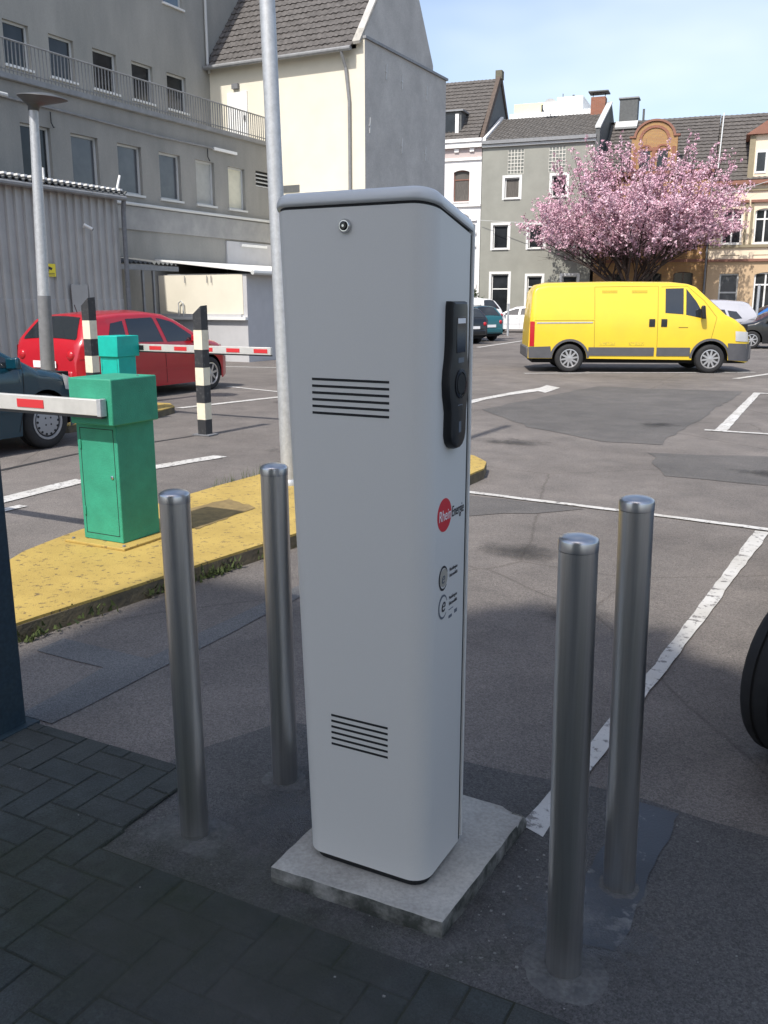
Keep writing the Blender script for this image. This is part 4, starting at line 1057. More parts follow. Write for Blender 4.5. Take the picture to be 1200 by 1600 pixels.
pw = MB().prism_x([(-.15, 8.9), (9, 8.9), (9, 11.5), (4.5, 13.95), (-.15, 11.75)], 6.96, 7.22).build('party_wall', M_SLATE, gh)
MB().hexa([(6.92, -.2, 11.76), (7.26, -.2, 11.76), (7.26, 4.5, 13.97), (6.92, 4.5, 13.97)], [(6.92, -.2, 11.86), (7.26, -.2, 11.86), (7.26, 4.5, 14.07), (6.92, 4.5, 14.07)]).build('coping', M_FRAMEG, pw)
ck = MB().box(5.95, 6.85, 4.1, 4.9, 12.9, 14.35).build('chimney', M_BRICKRED, gh)
for a in (6.0, 6.76): MB().box(a, a + .04, 4.45, 4.5, 14.35, 14.62).build('cap_leg', M_BLACK, ck)
MB().box(5.78, 7.02, 3.95, 5.05, 14.62, 14.69).build('chimney_cap', M_SLATE, ck)
ds = thing('satellite_dish', 'round white satellite dish on the grey house ridge', 'satellite dish', hloc(1.15, 4.2, 13.5), HA)
b = MB(); n = 20
b.loft([[(r * math.cos(2 * math.pi * k / n), -.25 + d, .45 + r * math.sin(2 * math.pi * k / n)) for k in range(n)] for r, d in ((.46, -.12), (.3, -.04), (.12, 0), (.01, .01))], caps=False)
b.build('dish', M_APTW, ds, smooth=True)
b = MB(); b.tube([(0, 0, -.2), (0, 0, .4), (0, -.22, .45)], .03, 6); b.tube([(0, -.24, .05), (0, -.75, .35)], .018, 6); b.build('mast_arm', M_GALVDARK, ds)

# brick house ---------------------------------------------------------------
s0 = 4.98
bh = house('town_house', 'ochre brick house with rounded front gable behind the cherry blossom', s0)
wins = [(X(5.75), X(6.75), 1.2, 3.35), (X(7.95), X(9.05), 1.2, 3.4), (X(9.72), X(10.85), .1, 3.42), (X(5.75), X(6.75), 4.75, 6.6), (X(7.7), X(8.7), 4.75, 6.6), (X(9.80), X(10.85), 4.75, 6.55), (X(7.35), X(7.95), 9.2, 10.3), (X(8.35), X(8.95), 9.2, 10.3)]
wall_holes(0, 6.62, 0, 8.95, wins[:6], .18).build('wall', M_BRICK, bh)
for h in wins[:6]: window(bh, h, 0, .14, .07, mull=(.5,), trans=(.68,), fm=mat('frame_brown', (.12, .08, .06), .6), gm=M_GLASS, sill=.08, sillm=M_TRIM, arch=.12, sm=M_BRICK)
MB().box(0, 6.62, -.06, -.001, 3.98, 4.14).build('string_course', M_TRIM, bh)
MB().box(0, 6.62, -.3, -.001, 8.95, 9.15).build('eaves_cornice', M_TRIM, bh)
ga = MB()
poly = [(X(6.85), 8.9), (X(9.45), 8.9), (X(9.45), 11.05), (X(9.25), 11.05)] + [(X(8.15) + 1.05 * math.cos(R_(a)), 11.05 + .85 * math.sin(R_(a))) for a in range(0, 181, 15)] + [(X(7.05), 11.05), (X(6.85), 11.05)]
g = ga.prism_y(poly, -.12, .3).build('front_gable', M_BRICK, bh)
for h in wins[6:]:
    MB().box(h[0], h[1], -.135, -.121, h[2], h[3]).build('gable_window', M_GLASS, g)
    MB().box(h[0] - .06, h[1] + .06, -.16, -.136, h[3], h[3] + .14).build('lintel', M_TRIM, g)
b = MB()
for k in range(16):
    a0, a1 = R_(180 * k / 16), R_(180 * (k + 1) / 16)
    c0 = [(X(8.15) + r * math.cos(a), yy, 11.06 + r * .82 * math.sin(a)) for a in (a0, a1) for r in (1.06, 1.2) for yy in (-.2, .32)]
    b.add(c0, [(0, 2, 6, 4), (2, 3, 7, 6), (1, 5, 7, 3), (0, 4, 5, 1)])
b.build('gable_coping', M_TRIM, g)
for cx_, r0_, r1_, zc_ in ((X(8.15), .72, .88, 10.95), (X(7.65), .30, .42, 10.3), (X(8.65), .30, .42, 10.3)):
    b = MB()
    for k in range(12):
        a0, a1 = R_(180 * k / 12), R_(180 * (k + 1) / 12)
        b.add([(cx_ + r * math.cos(a), yy, zc_ + r * .85 * math.sin(a)) for a in (a0, a1) for r in (r0_, r1_) for yy in (-.17, -.119)], [(0, 2, 6, 4), (2, 3, 7, 6), (1, 5, 7, 3), (0, 4, 5, 1)])
    b.build('arch_band', M_BRICKRED, g)
for a in (6.98, 8.06, 9.16): MB().box(X(a), X(a + .2), -.16, -.121, 8.95, 10.5).build('gable_pilaster', M_BRICKRED, g)
MB().box(X(6.72), X(7.08), -.18, .32, 11.06, 11.16).build('shoulder_stone', M_TRIM, g); MB().box(X(9.22), X(9.58), -.18, .32, 11.06, 11.16).build('shoulder_stone', M_TRIM, g)
MB().prism_x([(.26, 0), (9, 0), (9, 9), (4.6, 12.7), (.26, 9.1)], .02, 6.6).build('core', M_SLATE, bh)
tile_roof(.25, 6.62, -.2, 9.15, 4.6, 12.85, .30, .38, .03, .05, 3).build('tiled_roof', M_ROOFBROWN, bh)
b = MB(); b.add([(0, 4.6, 12.85), (6.6, 4.6, 12.85), (6.6, 9.2, 9.0), (0, 9.2, 9.0)], [(0, 1, 2, 3)]); b.build('rear_roof', M_ROOFBROWN, bh)
ck = MB().box(X(5.52), X(6.62), 4.1, 5.0, 12.3, 14.1).build('chimney', M_SLATE, bh)
MB().box(X(5.45), X(6.69), 4.03, 5.07, 14.1, 14.18).build('chimney_cap', M_LEAD, ck)
MB().hexa([(X(5.35), 3.6, 12.25), (X(6.7), 3.6, 12.25), (X(6.7), 4.12, 12.68), (X(5.35), 4.12, 12.68)], [(X(5.35), 3.55, 12.36), (X(6.7), 3.55, 12.36), (X(6.7), 4.12, 12.80), (X(5.35), 4.12, 12.80)]).build('flashing', M_FRAMEG, ck)
b = MB(); b.tube([(X(6.98), 4.5, 12.6), (X(6.98), 4.5, 13.5)], .07, 8); b.build('flue_pipe', M_SLATE, bh)
b = MB(); b.tube([(X(11.52), -.1, 9.0), (X(11.52), -.1, 0)], .06, 8); b.build('downpipe', M_GALVDARK, bh)

# cream and tan house ---------------------------------------------------------
s0 = 11.62
th_ = house('town_house', 'cream and tan stucco house with brown cornices at the right edge', s0)
wins = [(X(12.25), X(13.35), 4.95, 6.92), (X(14.0), X(15.05), 4.95, 6.88), (X(15.9), X(16.95), 4.95, 6.88), (X(12.34), X(13.4), .1, 3.28), (X(14.25), X(15.5), 1.0, 3.34), (X(16.2), X(17.4), 1.0, 3.34)]
wall_holes(0, 9, 4.1, 8.2, wins[:3], .2).build('upper_wall', M_HOUSECREAM, th_)
wall_holes(0, 9, 0, 3.95, wins[3:], .2).build('lower_wall', M_HOUSETAN, th_)
for i, h in enumerate(wins):
    w = window(th_, h, 0, .15, .09, mull=(.5,) if i != 3 else (), trans=(.70,) if i != 3 else (.66,), gm=M_GLASS if i != 3 else M_GLASS2, fm=M_FRAME if i != 3 else M_FRAMEG, sill=.06, sillm=M_FRAME, arch=.14 if i != 3 else 0, sm=M_HOUSECREAM if i < 3 else M_HOUSETAN, name='door' if i == 3 else 'window')
    if i < 3:
        MB().box(h[0] - .28, h[1] + .28, -.16, -.001, 7.22, 7.36).build('hood_mould', M_TRIM, th_)
        MB().box(h[0] - .24, h[0] - .10, -.08, -.001, 4.95, 7.2).build('pilaster', M_TRIMOLIVE, th_); MB().box(h[1] + .10, h[1] + .24, -.08, -.001, 4.95, 7.2).build('pilaster', M_TRIMOLIVE, th_)
for z0_, z1_, d_, m_ in ((3.951, 4.099, .14, M_TRIM), (4.74, 4.90, .12, M_TRIMOLIVE), (7.86, 7.98, .1, M_TRIMOLIVE), (8.201, 8.42, .30, M_TRIM)): MB().box(0, 9, -d_, .02, z0_, z1_).build('cornice', m_, th_)
for a in (12.3, 14.1): MB().box(X(a), X(a + 1.05), -.02, -.001, 4.30, 4.33).build('panel_line', M_TRIMOLIVE, th_)
MB().prism_x([(.26, 0), (9, 0), (9, 8.3), (4.6, 12.6), (.26, 8.4)], .02, 8.98).build('core', M_SLATE, th_)
tile_roof(0, 9, -.2, 8.43, 4.6, 12.8, .30, .38, .03, .05, 3).build('tiled_roof', M_ROOFBROWN, th_)
b = MB(); b.add([(0, 4.6, 12.8), (9, 4.6, 12.8), (9, 9.2, 8.3), (0, 9.2, 8.3)], [(0, 1, 2, 3)]); b.build('rear_roof', M_ROOFBROWN, th_)
b = MB(); b.tube([(.15, .4, 9.2), (.15, 4.55, 12.95)], .04, 6); b.build('lightning_rod', M_FRAMEG, th_)
dx0, dx1 = X(13.4), X(15.6)
d = MB().box(dx0, dx1, -.05, 2.6, 8.43, 10.85).build('dormer', M_HOUSECREAM, th_)
MB().box(dx0 - .02, dx0 + .28, -.12, -.051, 8.5, 10.8).build('pilaster', M_TRIMOLIVE, d); MB().box(dx1 - .28, dx1 + .02, -.12, -.051, 8.5, 10.8).build('pilaster', M_TRIMOLIVE, d)
MB().prism_y([(dx0 - .25, 10.86), (dx1 + .25, 10.86), ((dx0 + dx1) / 2, 11.75)], -.3, 2.8).build('dormer_gable', M_TRIM, d)
for a in (X(13.75), X(14.7)):
    w = MB().box(a, a + .6, -.09, -.051, 8.78, 10.0).build('dormer_window', M_FRAME, d)
    MB().box(a + .08, a + .52, -.095, -.0905, 8.9, 9.9).build('pane', M_GLASS, w)

# far apartment block over the roofs
ap = thing('apartment_block', 'far yellow and white apartment block above the grey house roof', 'building', hloc(-2.5, 25), HA)
MB().box(-3.6, .2, 0, 8, 0, 18.5).build('yellow_block', M_APT, ap)
MB().box(.201, 2.4, -.3, 7, 0, 18.75).build('white_block', M_APTW, ap)
MB().box(-3.7, 3.9, -1.2, 7, 0, 17.5).build('balcony_block', M_APTW, ap)
MB().box(-1.2, -.2, -.02, -.001, 17.52, 18.3).build('roof_door', M_GLASS, ap)
b = MB(); b.tube([(.6, .2, 18.7), (.6, .2, 19.1)], .04, 6); b.tube([(1.5, .2, 18.7), (1.5, .2, 18.95)], .1, 6); b.build('roof_vents', M_SLATE, ap)

# overhead cable along the street
b = MB(); P0, P1 = hloc(-2.2, -.3, 6.7), hloc(16, -4.5, 8.3)
b.tube([P0.lerp(P1, i / 24) - Vector((0, 0, 1.1 * math.sin(math.pi * i / 24))) for i in range(25)], .016, 5)
tag(b.build('overhead_cable', M_FRAMEG), 'thin pale overhead cable sagging across the cherry blossom', 'cable')

# ------------------------------------------------------------------ cherry tree
ct = thing('cherry_tree', 'cherry tree in full pink blossom behind the yellow van', 'tree', tuple(hloc(7.55, -3.4)))
rn = random.Random(11); br = MB(); tips = []
def branch(p, d, L, r, lvl):
    pts = [p]; rad = [r]; n = 4 if lvl < 2 else 3
    q = p.copy(); dd = d.copy()
    for i in range(n):
        dd = (dd + Vector((rn.gauss(0, .13), rn.gauss(0, .13), rn.gauss(.02, .09)))).normalized()
        q = q + dd * (L / n); pts.append(q.copy()); rad.append(r * (1 - .55 * (i + 1) / n))
    if lvl >= 2 and pts[-1].z < 3.9: return
    br.tube(pts, rad, 7 if lvl < 2 else 4)
    if lvl >= 2:
        for i in range(len(pts) - 1): tips.append((pts[i], pts[i + 1], lvl))
    if lvl == 4: return
    k = {0: 0, 1: 6, 2: 4, 3: 3}[lvl]
    for j in range(k):
        t = rn.uniform(.3, 1.0); seg = min(n - 1, int(t * n)); a = pts[seg].lerp(pts[seg + 1], t * n - seg)
        out = Vector((rn.gauss(0, 1), rn.gauss(0, 1), rn.gauss(.15, .5))).normalized()
        nd = (dd * .75 + out * .75).normalized()
        branch(a, nd, L * rn.uniform(.45, .68), rad[seg] * .6, lvl + 1)
    if lvl > 0: branch(pts[-1], dd, L * .55, rad[-1] * .9, lvl + 1)
br.tube([(0, 0, -.1), (.03, 0, 1.0), (.0, .02, 1.9)], [.30, .22, .21], 10)
top = Vector((0, .02, 1.95))
for ang, el, L in ((175, 44, 4.0), (165, 58, 4.4), (20, 46, 4.2), (345, 44, 4.0), (60, 62, 4.3), (110, 66, 4.4), (250, 55, 4.0), (300, 50, 4.2), (200, 42, 4.2), (0, 58, 4.7), (90, 45, 3.4), (184, 40, 4.4), (8, 40, 4.2), (180, 70, 4.3), (30, 68, 4.4), (280, 66, 4.0), (350, 48, 4.4), (172, 50, 4.3)):
    a, e = R_(ang), R_(el)
    branch(top + Vector((0, 0, rn.uniform(-.3, .3))), Vector((math.cos(a) * math.cos(e), math.sin(a) * math.cos(e), math.sin(e))), L * rn.uniform(.9, 1.05), rn.uniform(.06, .11), 1)
for _ in range(80):     # upright flowering shoots on top of the crown
    a = rn.uniform(0, 6.28); q = rn.uniform(.8, 5.2); p = Vector((math.cos(a) * q, math.sin(a) * q * .45, 8.5 - .12 * q + rn.uniform(-.9, .5)))
    e = p + Vector((rn.gauss(0, .25) + .1 * math.cos(a) * q, rn.gauss(0, .15), rn.uniform(.9, 2.4)))
    br.tube([p, p.lerp(e, .5), e], [.02, .014, .006], 4); tips.append((p, e, 3))
br.build('trunk', M_BARK, ct, smooth=True)
def clump(b, c, r, mats_idx):
    """a puff of a few crossed petal faces"""
    for _ in range(5):
        n = Vector((rn.gauss(0, 1), rn.gauss(0, 1), rn.gauss(0, 1))).normalized(); a = n.orthogonal().normalized(); e = n.cross(a)
        o = c + Vector((rn.gauss(0, r * .55), rn.gauss(0, r * .55), rn.gauss(0, r * .55))); q = r * rn.uniform(.45, .85)
        b.add([o + a * q, o + e * q * .8 + n * q * .3, o - a * q, o - e * q * .8 + n * q * .25], [(0, 1, 2, 3)])
bl = [MB(), MB(), MB()]
cnt = 0
for p, q, lvl in tips:
    L = (q - p).length; k = max(1, int(L / (.068 if lvl > 2 else .15)))
    for i in range(k):
        c = p.lerp(q, (i + rn.random()) / k) + Vector((rn.gauss(0, .07), rn.gauss(0, .07), rn.gauss(0, .07)))
        if c.z < 4.30 + .14 * math.hypot(c.x, c.y) + rn.gauss(0, .3) or c.x > 6.0 or c.y > 2.7 + rn.gauss(0, .2) or (c.z > 7.0 and rn.random() < .38) or rn.random() < .26 or (lvl == 2 and rn.random() < .55): continue
        clump(bl[rn.choice((0, 0, 1, 2))], c, rn.uniform(.055, .105), 0); cnt += 1
print('blossom clumps', cnt, 'branches', len(tips))
for i in range(3): tag(bl[i].build('crown', M_BLOSSOM[i], ct), kind='stuff')

# dark shrub beside the grey house door
def shrub(loc, w, h, n, label, seed):
    t = thing('shrub', label, 'shrub', loc)
    rn = random.Random(seed); b = MB(); s = MB()
    for _ in range(14):
        a = rn.uniform(0, 6.28); s.tube([(0, 0, 0), (math.cos(a) * w * .3, math.sin(a) * w * .3, h * .5), (math.cos(a) * w * .6, math.sin(a) * w * .6, h * rn.uniform(.7, .95))], [.03, .02, .008], 4)
    for _ in range(n):
        a = rn.uniform(0, 6.28); u = rn.random() ** .5; z = rn.uniform(.12, 1); q = w * u * (math.sin(math.pi * min(.97, z ** .8 * .9 + .12))) * rn.uniform(.7, 1.1)
        c = Vector((math.cos(a) * q, math.sin(a) * q, z * h)); nn = Vector((rn.gauss(0, 1), rn.gauss(0, 1), rn.gauss(0, 1))).normalized(); e = nn.orthogonal().normalized(); f = nn.cross(e); r = rn.uniform(.05, .11)
        b.add([c + e * r, c + f * r * .6, c - e * r, c - f * r * .6], [(0, 1, 2, 3)])
    s.build('stems', M_BARK, t); tag(b.build('crown', M_LEAF, t), kind='stuff')
shrub(tuple(hloc(-2.6, -1.5)), 1.1, 3.3, 2600, 'dark evergreen shrub growing between white house and grey house', 3)

# ------------------------------------------------------------------ vehicles
def lerp_tab(tab, x):
    if x <= tab[0][0]: return tab[0][1]
    for (a, b_), (c, d_) in zip(tab, tab[1:]):
        if x <= c: return b_ + (d_ - b_) * ((x - a) / (c - a) if c > a else 0)
    return tab[-1][1]
class Car:
    """local frame: x forward, y left, z up. top: roof silhouette; plan: half width along x; belt: waist line; sill"""
    def __init__(s, top, plan, belt, sill, wheels, tumble=.30, rr=.10, arch=None, bulge=.03, crown=.03):
        s.top, s.plan, s.belt, s.sill, s.wheels, s.tumble, s.rr, s.bulge, s.crown = top, plan, belt, sill, wheels, tumble, rr, bulge, crown
        s.arch = arch or [w[1] + .055 for w in wheels]
    def zb(s, x):
        z = lerp_tab(s.sill, x)
        for (xc, r), ar in zip(s.wheels, s.arch):
            if abs(x - xc) < ar: z = max(z, r + math.sqrt(max(0, ar * ar - (x - xc) ** 2)) * .98)
        return z
    def W(s, x, z):
        p = lerp_tab(s.plan, x); bz = lerp_tab(s.belt, x); mid = bz * .62
        w = p - s.bulge * ((z - mid) / mid) ** 2
        if z > bz: w -= s.tumble * (z - bz)
        return w
    def section(s, x):
        zt = lerp_tab(s.top, x); z0 = min(s.zb(x), zt - .06); bz = lerp_tab(s.belt, x)
        r = min(s.rr, (zt - z0) * .45); zs = zt - r
        lev = []
        if zs > bz + .05: lev = [z0 + (bz - z0) * k / 5 for k in range(6)] + [bz + (zs - bz) * k / 4 for k in range(1, 5)]
        else: lev = [z0 + (zs - z0) * k / 9 for k in range(10)]
        pts = [(s.W(x, z), z) for z in lev]
        w = pts[-1][0]; ry = r * 1.3
        for a in (22, 45, 68, 90): pts.append((w - ry + ry * math.cos(R_(a)), zs + r * math.sin(R_(a))))
        wf = w - ry
        for k in (.66, .33, 0): pts.append((wf * k, zt + s.crown * (1 - k * k)))
        return pts
    def body(s, m, par, name='body'):
        x0, x1 = s.top[0][0], s.top[-1][0]
        xs = {x0, x1, *[p[0] for p in s.top], *[p[0] for p in s.plan]}
        n = 46
        xs |= {x0 + (x1 - x0) * i / n for i in range(n + 1)}
        for (xc, r), ar in zip(s.wheels, s.arch): xs |= {xc + ar * math.cos(R_(a)) for a in range(0, 181, 12)}
        xs = sorted(xs); xs = [x for i, x in enumerate(xs) if i == 0 or x - xs[i - 1] > .004]
        rings = []
        for x in xs:
            h = s.section(x); rings.append([(x, -y, z) for y, z in h] + [(x, y, z) for y, z in h[::-1][1:]])
        b = MB(); b.loft(rings, closed=False, caps=True)
        return b.build(name, m, par, smooth=True, auto=38)
    def side(s, q, m, par, name, sgn=-1, off=.006, n=8, mm=5):
        """patch hugging the body side; q: four (x,z) corners BL BR TR TL"""
        def fn(u, v):
            a = (q[0][0] * (1 - u) + q[1][0] * u, q[0][1] * (1 - u) + q[1][1] * u); c = (q[3][0] * (1 - u) + q[2][0] * u, q[3][1] * (1 - u) + q[2][1] * u)
            x, z = a[0] * (1 - v) + c[0] * v, a[1] * (1 - v) + c[1] * v
            return (x, sgn * (s.W(x, z) + off), z)
        return MB().grid(fn, n, mm).build(name, m, par, smooth=True)
    def over(s, xa, xb, m, par, name, k=.93, off=.008, ka=None):
        """patch over the top surface (windscreen, rear window)"""
        ka = k if ka is None else ka
        def fn(u, v):
            x = xa + (xb - xa) * v; sec = s.section(x); wf = sec[13][0] + .0; zt = lerp_tab(s.top, x)
            kk = k + (ka - k) * v; y = (2 * u - 1) * wf * kk
            slope = (lerp_tab(s.top, x + .02) - lerp_tab(s.top, x - .02)) / .04; nl = math.hypot(1, slope)
            z = zt + s.crown * (1 - ((2 * u - 1) * kk) ** 2)
            return (x - off * slope / nl, y, z + off / nl)
        return MB().grid(fn, 10, 10).build(name, m, par, smooth=True)
    def strip(s, pts, w, m, par, name, sgn=-1, off=.004):
        b = MB(); vs = []
        P = []
        for (a, c) in zip(pts, pts[1:]):
            P += [(a[0] + (c[0] - a[0]) * k / 6, a[1] + (c[1] - a[1]) * k / 6) for k in range(6)]
        P.append(pts[-1])
        for i, p in enumerate(P):
            a, c = P[max(0, i - 1)], P[min(len(P) - 1, i + 1)]; dx, dz = c[0] - a[0], c[1] - a[1]; L = math.hypot(dx, dz) or 1
            nx, nz_ = -dz / L * w / 2, dx / L * w / 2
            for t in (-1, 1): vs.append((p[0] + nx * t, sgn * (s.W(p[0] + nx * t, p[1] + nz_ * t) + off), p[1] + nz_ * t))
        b.add(vs, [(2 * i, 2 * i + 1, 2 * i + 3, 2 * i + 2) for i in range(len(P) - 1)])
        return b.build(name, m, par)
    def under(s, par):
        x0, x1 = s.top[0][0] + .12, s.top[-1][0] - .12; w = lerp_tab(s.plan, (x0 + x1) / 2) - .26
        b = MB(); b.box(x0, x1, -w, w, .22, max(z for _, z in s.belt) - .12)
        for xc, r in s.wheels: b.box(xc - r - .03, xc + r + .03, -w - .0, w, .3, r * 2 + .08)
        b.build('underbody', M_UNDER, par)
def wheel(par, xc, y, r, wdt, sgn, rimm, style='spokes', steer=0):
    """tyre mesh with its rim as sub-part; outside faces sgn*y"""
    b = MB(); h = wdt / 2
    prof = [(r * .62, -h * .9), (r * .70, -h), (r * .86, -h * 1.02), (r * .96, -h * .86), (r, -h * .66), (r, -h * .42), (r * .975, -h * .38), (r * .975, -h * .28), (r, -h * .24), (r, h * .24), (r * .975, h * .28), (r * .975, h * .38), (r, h * .42), (r, h * .66), (r * .96, h * .86), (r * .86, h * 1.02), (r * .70, h), (r * .62, h * .9)]
    b.lathe(prof, (0, 0, 0), 36, 'y'); o = b.build('wheel', M_RUBBER, par, smooth=True, auto=50)
    o.location = (xc, y, r); o.rotation_euler = (0, 0, steer)
    f = sgn * h
    q = MB(); q.lathe([(r * .63, 0), (r * .665, f * 1.03), (r * .60, f * 1.05), (r * .56, f * .80)] , (0, 0, 0), 30, 'y'); q.build('rim', rimm, o, smooth=True, auto=40)
    q = MB()
    if style == 'disc':
        q.lathe([(r * .55, f * .8), (r * .50, f * .98), (r * .2, f * 1.06), (r * .02, f * 1.06)], (0, 0, 0), 28, 'y'); q.build('hubcap', rimm, o, smooth=True, auto=40)
        for k in range(14):
            a = 2 * math.pi * k / 14; e = MB(); e.cyl((r * .47 * math.cos(a), f * .9, r * .47 * math.sin(a)), (r * .47 * math.cos(a), f * 1.035, r * .47 * math.sin(a)), r * .045, n=8); e.build('hubcap_hole', M_SEAM, o)
        for k in range(4):
            a = 2 * math.pi * (k + .5) / 4; e = MB(); e.cyl((r * .17 * math.cos(a), f, r * .17 * math.sin(a)), (r * .17 * math.cos(a), f * 1.075, r * .17 * math.sin(a)), r * .035, n=8); e.build('bolt_recess', M_SEAM, o)
    else:
        MB().lathe([(r * .56, f * .55), (r * .3, f * .5), (r * .02, f * .5)], (0, 0, 0), 24, 'y').build('brake_disc', M_UNDER, o)
        ns = 7 if style == 'spokes' else 10
        for k in range(ns):
            a = 2 * math.pi * (k + .25) / ns; c, d_ = math.cos(a), math.sin(a)
            def P(rad, t, yy): return (c * rad - d_ * t, yy, d_ * rad + c * t)
            w0, w1 = r * .075, r * .055
            q.hexa([P(r * .1, -w0, f * .85), P(r * .6, -w1, f * .82), P(r * .6, w1, f * .82), P(r * .1, w0, f * .85)], [P(r * .1, -w0, f * 1.0), P(r * .6, -w1, f * .98), P(r * .6, w1, f * .98), P(r * .1, w0, f * 1.0)])
        q.build('spokes', rimm, o)
        MB().lathe([(r * .16, f * .8), (r * .15, f * 1.04), (r * .05, f * 1.07)], (0, 0, 0), 16, 'y').build('hub', rimm, o)
    return o
def paint(name, c, rough=.28): return mat(name, c, rough, 0, coat=.6, var=.05, scale=2)

# yellow van ----------------------------------------------------------------
van = thing('van', 'bright yellow panel van parked sideways below the cherry tree', 'van', (-6.22, 21.32, 0), R_(23.8))
M_VAN = mat('van_yellow', (.80, .56, .03), .38, coat=.3, col2=(.72, .50, .035), scale=1.5)
HWV = .99
# origin is at the near rear wheel: shift the body to the left (away from camera)
V = Car(top=[(-.98, .62), (-.97, 1.1), (-.90, 1.9), (-.80, 2.03), (-.55, 2.085), (1.0, 2.11), (2.4, 2.10), (2.75, 2.06), (2.92, 2.0), (3.25, 1.70), (3.62, 1.37), (3.85, 1.26), (4.10, 1.08), (4.22, .93), (4.30, .70), (4.31, .5)],
        plan=[(-.98, .93), (-.85, .985), (0, .99), (2.8, .99), (3.5, .96), (3.95, .90), (4.18, .80), (4.31, .62)],
        belt=[(-1, 1.25), (4.4, 1.20)], sill=[(-.98, .33), (-.5, .33), (-.3, .34), (3.8, .30), (4.2, .24), (4.31, .26)], wheels=[(0, .335), (3.30, .335)], tumble=.13, rr=.11, arch=[.41, .43], bulge=.04)
vb = V.body(M_VAN, van); V.under(van)
for sgn in (-1, 1):
    V.side([(2.20, 1.40), (2.62, 1.37), (2.62, 1.97), (2.20, 1.96)], M_CARGLASS, van, 'side_window', sgn)
    V.side([(2.68, 1.36), (3.15, 1.26), (2.92, 1.66), (2.68, 1.96)], M_CARGLASS, van, 'quarter_window', sgn)
    V.side([(-.97, .34), (-.42, .34), (-.46, .62), (-.98, .60)], M_PLASTIC, van, 'rear_bumper_side', sgn, .012)
    V.side([(.44, .40), (1.98, .40), (1.98, .60), (.44, .60)], M_PLASTIC, van, 'rub_strip', sgn, .014)
    V.side([(2.04, .40), (2.82, .40), (2.82, .60), (2.04, .60)], M_PLASTIC, van, 'rub_strip', sgn, .014)
    V.side([(3.74, .305), (4.30, .262), (4.30, .68), (3.70, .70)], M_PLASTIC, van, 'front_bumper_side', sgn, .016)
    V.side([(-.955, .62), (-.85, .62), (-.85, 1.20), (-.955, 1.20)], M_TAIL, van, 'tail_light', sgn, .012)
    V.side([(3.88, .75), (4.22, .73), (4.18, .96), (3.86, .98)], M_LAMPGLASS, van, 'headlight', sgn, .014)
    V.side([(-.80, 1.15), (.52, 1.165), (.52, 1.195), (-.80, 1.18)], M_GALV, van, 'slide_rail', sgn, .010)
    for pts in ([(.55, 2.0), (.56, 1.2), (.58, .42)], [(2.03, 2.02), (2.03, 1.2), (2.05, .42)], [(.55, 2.0), (2.03, 2.02)], [(2.1, 2.0), (2.7, 2.02), (3.1, 1.68), (3.4, 1.30), (3.30, .82)], [(-.85, 1.22), (.55, 1.23)]):
        V.strip(pts, .010, mat('panel_gap', (.20, .15, .02), .8), van, 'panel_gap', sgn, .003)
    for x0_ in (1.83, 2.11):
        h = V.side([(x0_, 1.08), (x0_ + .14, 1.08), (x0_ + .14, 1.26), (x0_, 1.26)], M_BLACK, van, 'door_handle', sgn, .01)
    for x0_, n_ in ((.72, 3), (1.42, 3)):
        for k in range(2): V.side([(x0_, 1.86 + .04 * k), (x0_ + .36, 1.86 + .04 * k), (x0_ + .36, 1.872 + .04 * k), (x0_, 1.872 + .04 * k)], mat('panel_gap', (.2, .15, .02), .8), van, 'vent_mark', sgn, .005)
    for x0_ in (.70, 1.38): V.side([(x0_, .645), (x0_ + .36, .645), (x0_ + .36, .72), (x0_, .72)], worn_paint('faded_lettering', (.55, .42, .05), (.86, .66, .02), .5, 40) if 'faded_lettering' not in MATS else MATS['faded_lettering'], van, 'faded_lettering', sgn, .004)
    V.side([(2.52, 1.055), (2.74, 1.055), (2.74, 1.075), (2.52, 1.075)], mat('panel_gap', (.2, .15, .02), .8), van, 'model_lettering', sgn, .004)
    b = MB(); y = sgn * .99
    b.hexa([(3.00, y, 1.28), (3.12, y, 1.28), (3.10, y + sgn * .17, 1.27), (2.98, y + sgn * .17, 1.27)], [(3.00, y, 1.55), (3.10, y, 1.55), (3.06, y + sgn * .17, 1.58), (2.97, y + sgn * .17, 1.58)]); b.build('mirror', M_BLACK, van, bevel=.03)
    for (xc, r), ar in zip(V.wheels, V.arch): V.strip([(xc + (ar + .03) * math.cos(R_(a)), r + (ar + .03) * .98 * math.sin(R_(a))) for a in range(2, 179, 11)], .055, M_PLASTIC, van, 'wheel_arch_lip', sgn, .008)
    for xc in (0, 3.30): wheel(van, xc, sgn * .89, .335, .22, sgn, M_RIM, 'steel')
V.over(2.97, 3.60, M_CARGLASS, van, 'windscreen', 1.02)
MB().box(4.16, 4.34, -.66, .66, .30, .64).build('front_bumper', M_PLASTIC, van, bevel=.03)
MB().box(4.20, 4.30, -.45, .45, .70, .86).build('grille', M_BLACK, van, bevel=.02)
MB().box(-1.03, -.9, -.90, .90, .34, .60).build('rear_bumper', M_PLASTIC, van, bevel=.03)
for c in [o for o in bpy.data.objects if o.parent == van]: c.location.y += .99

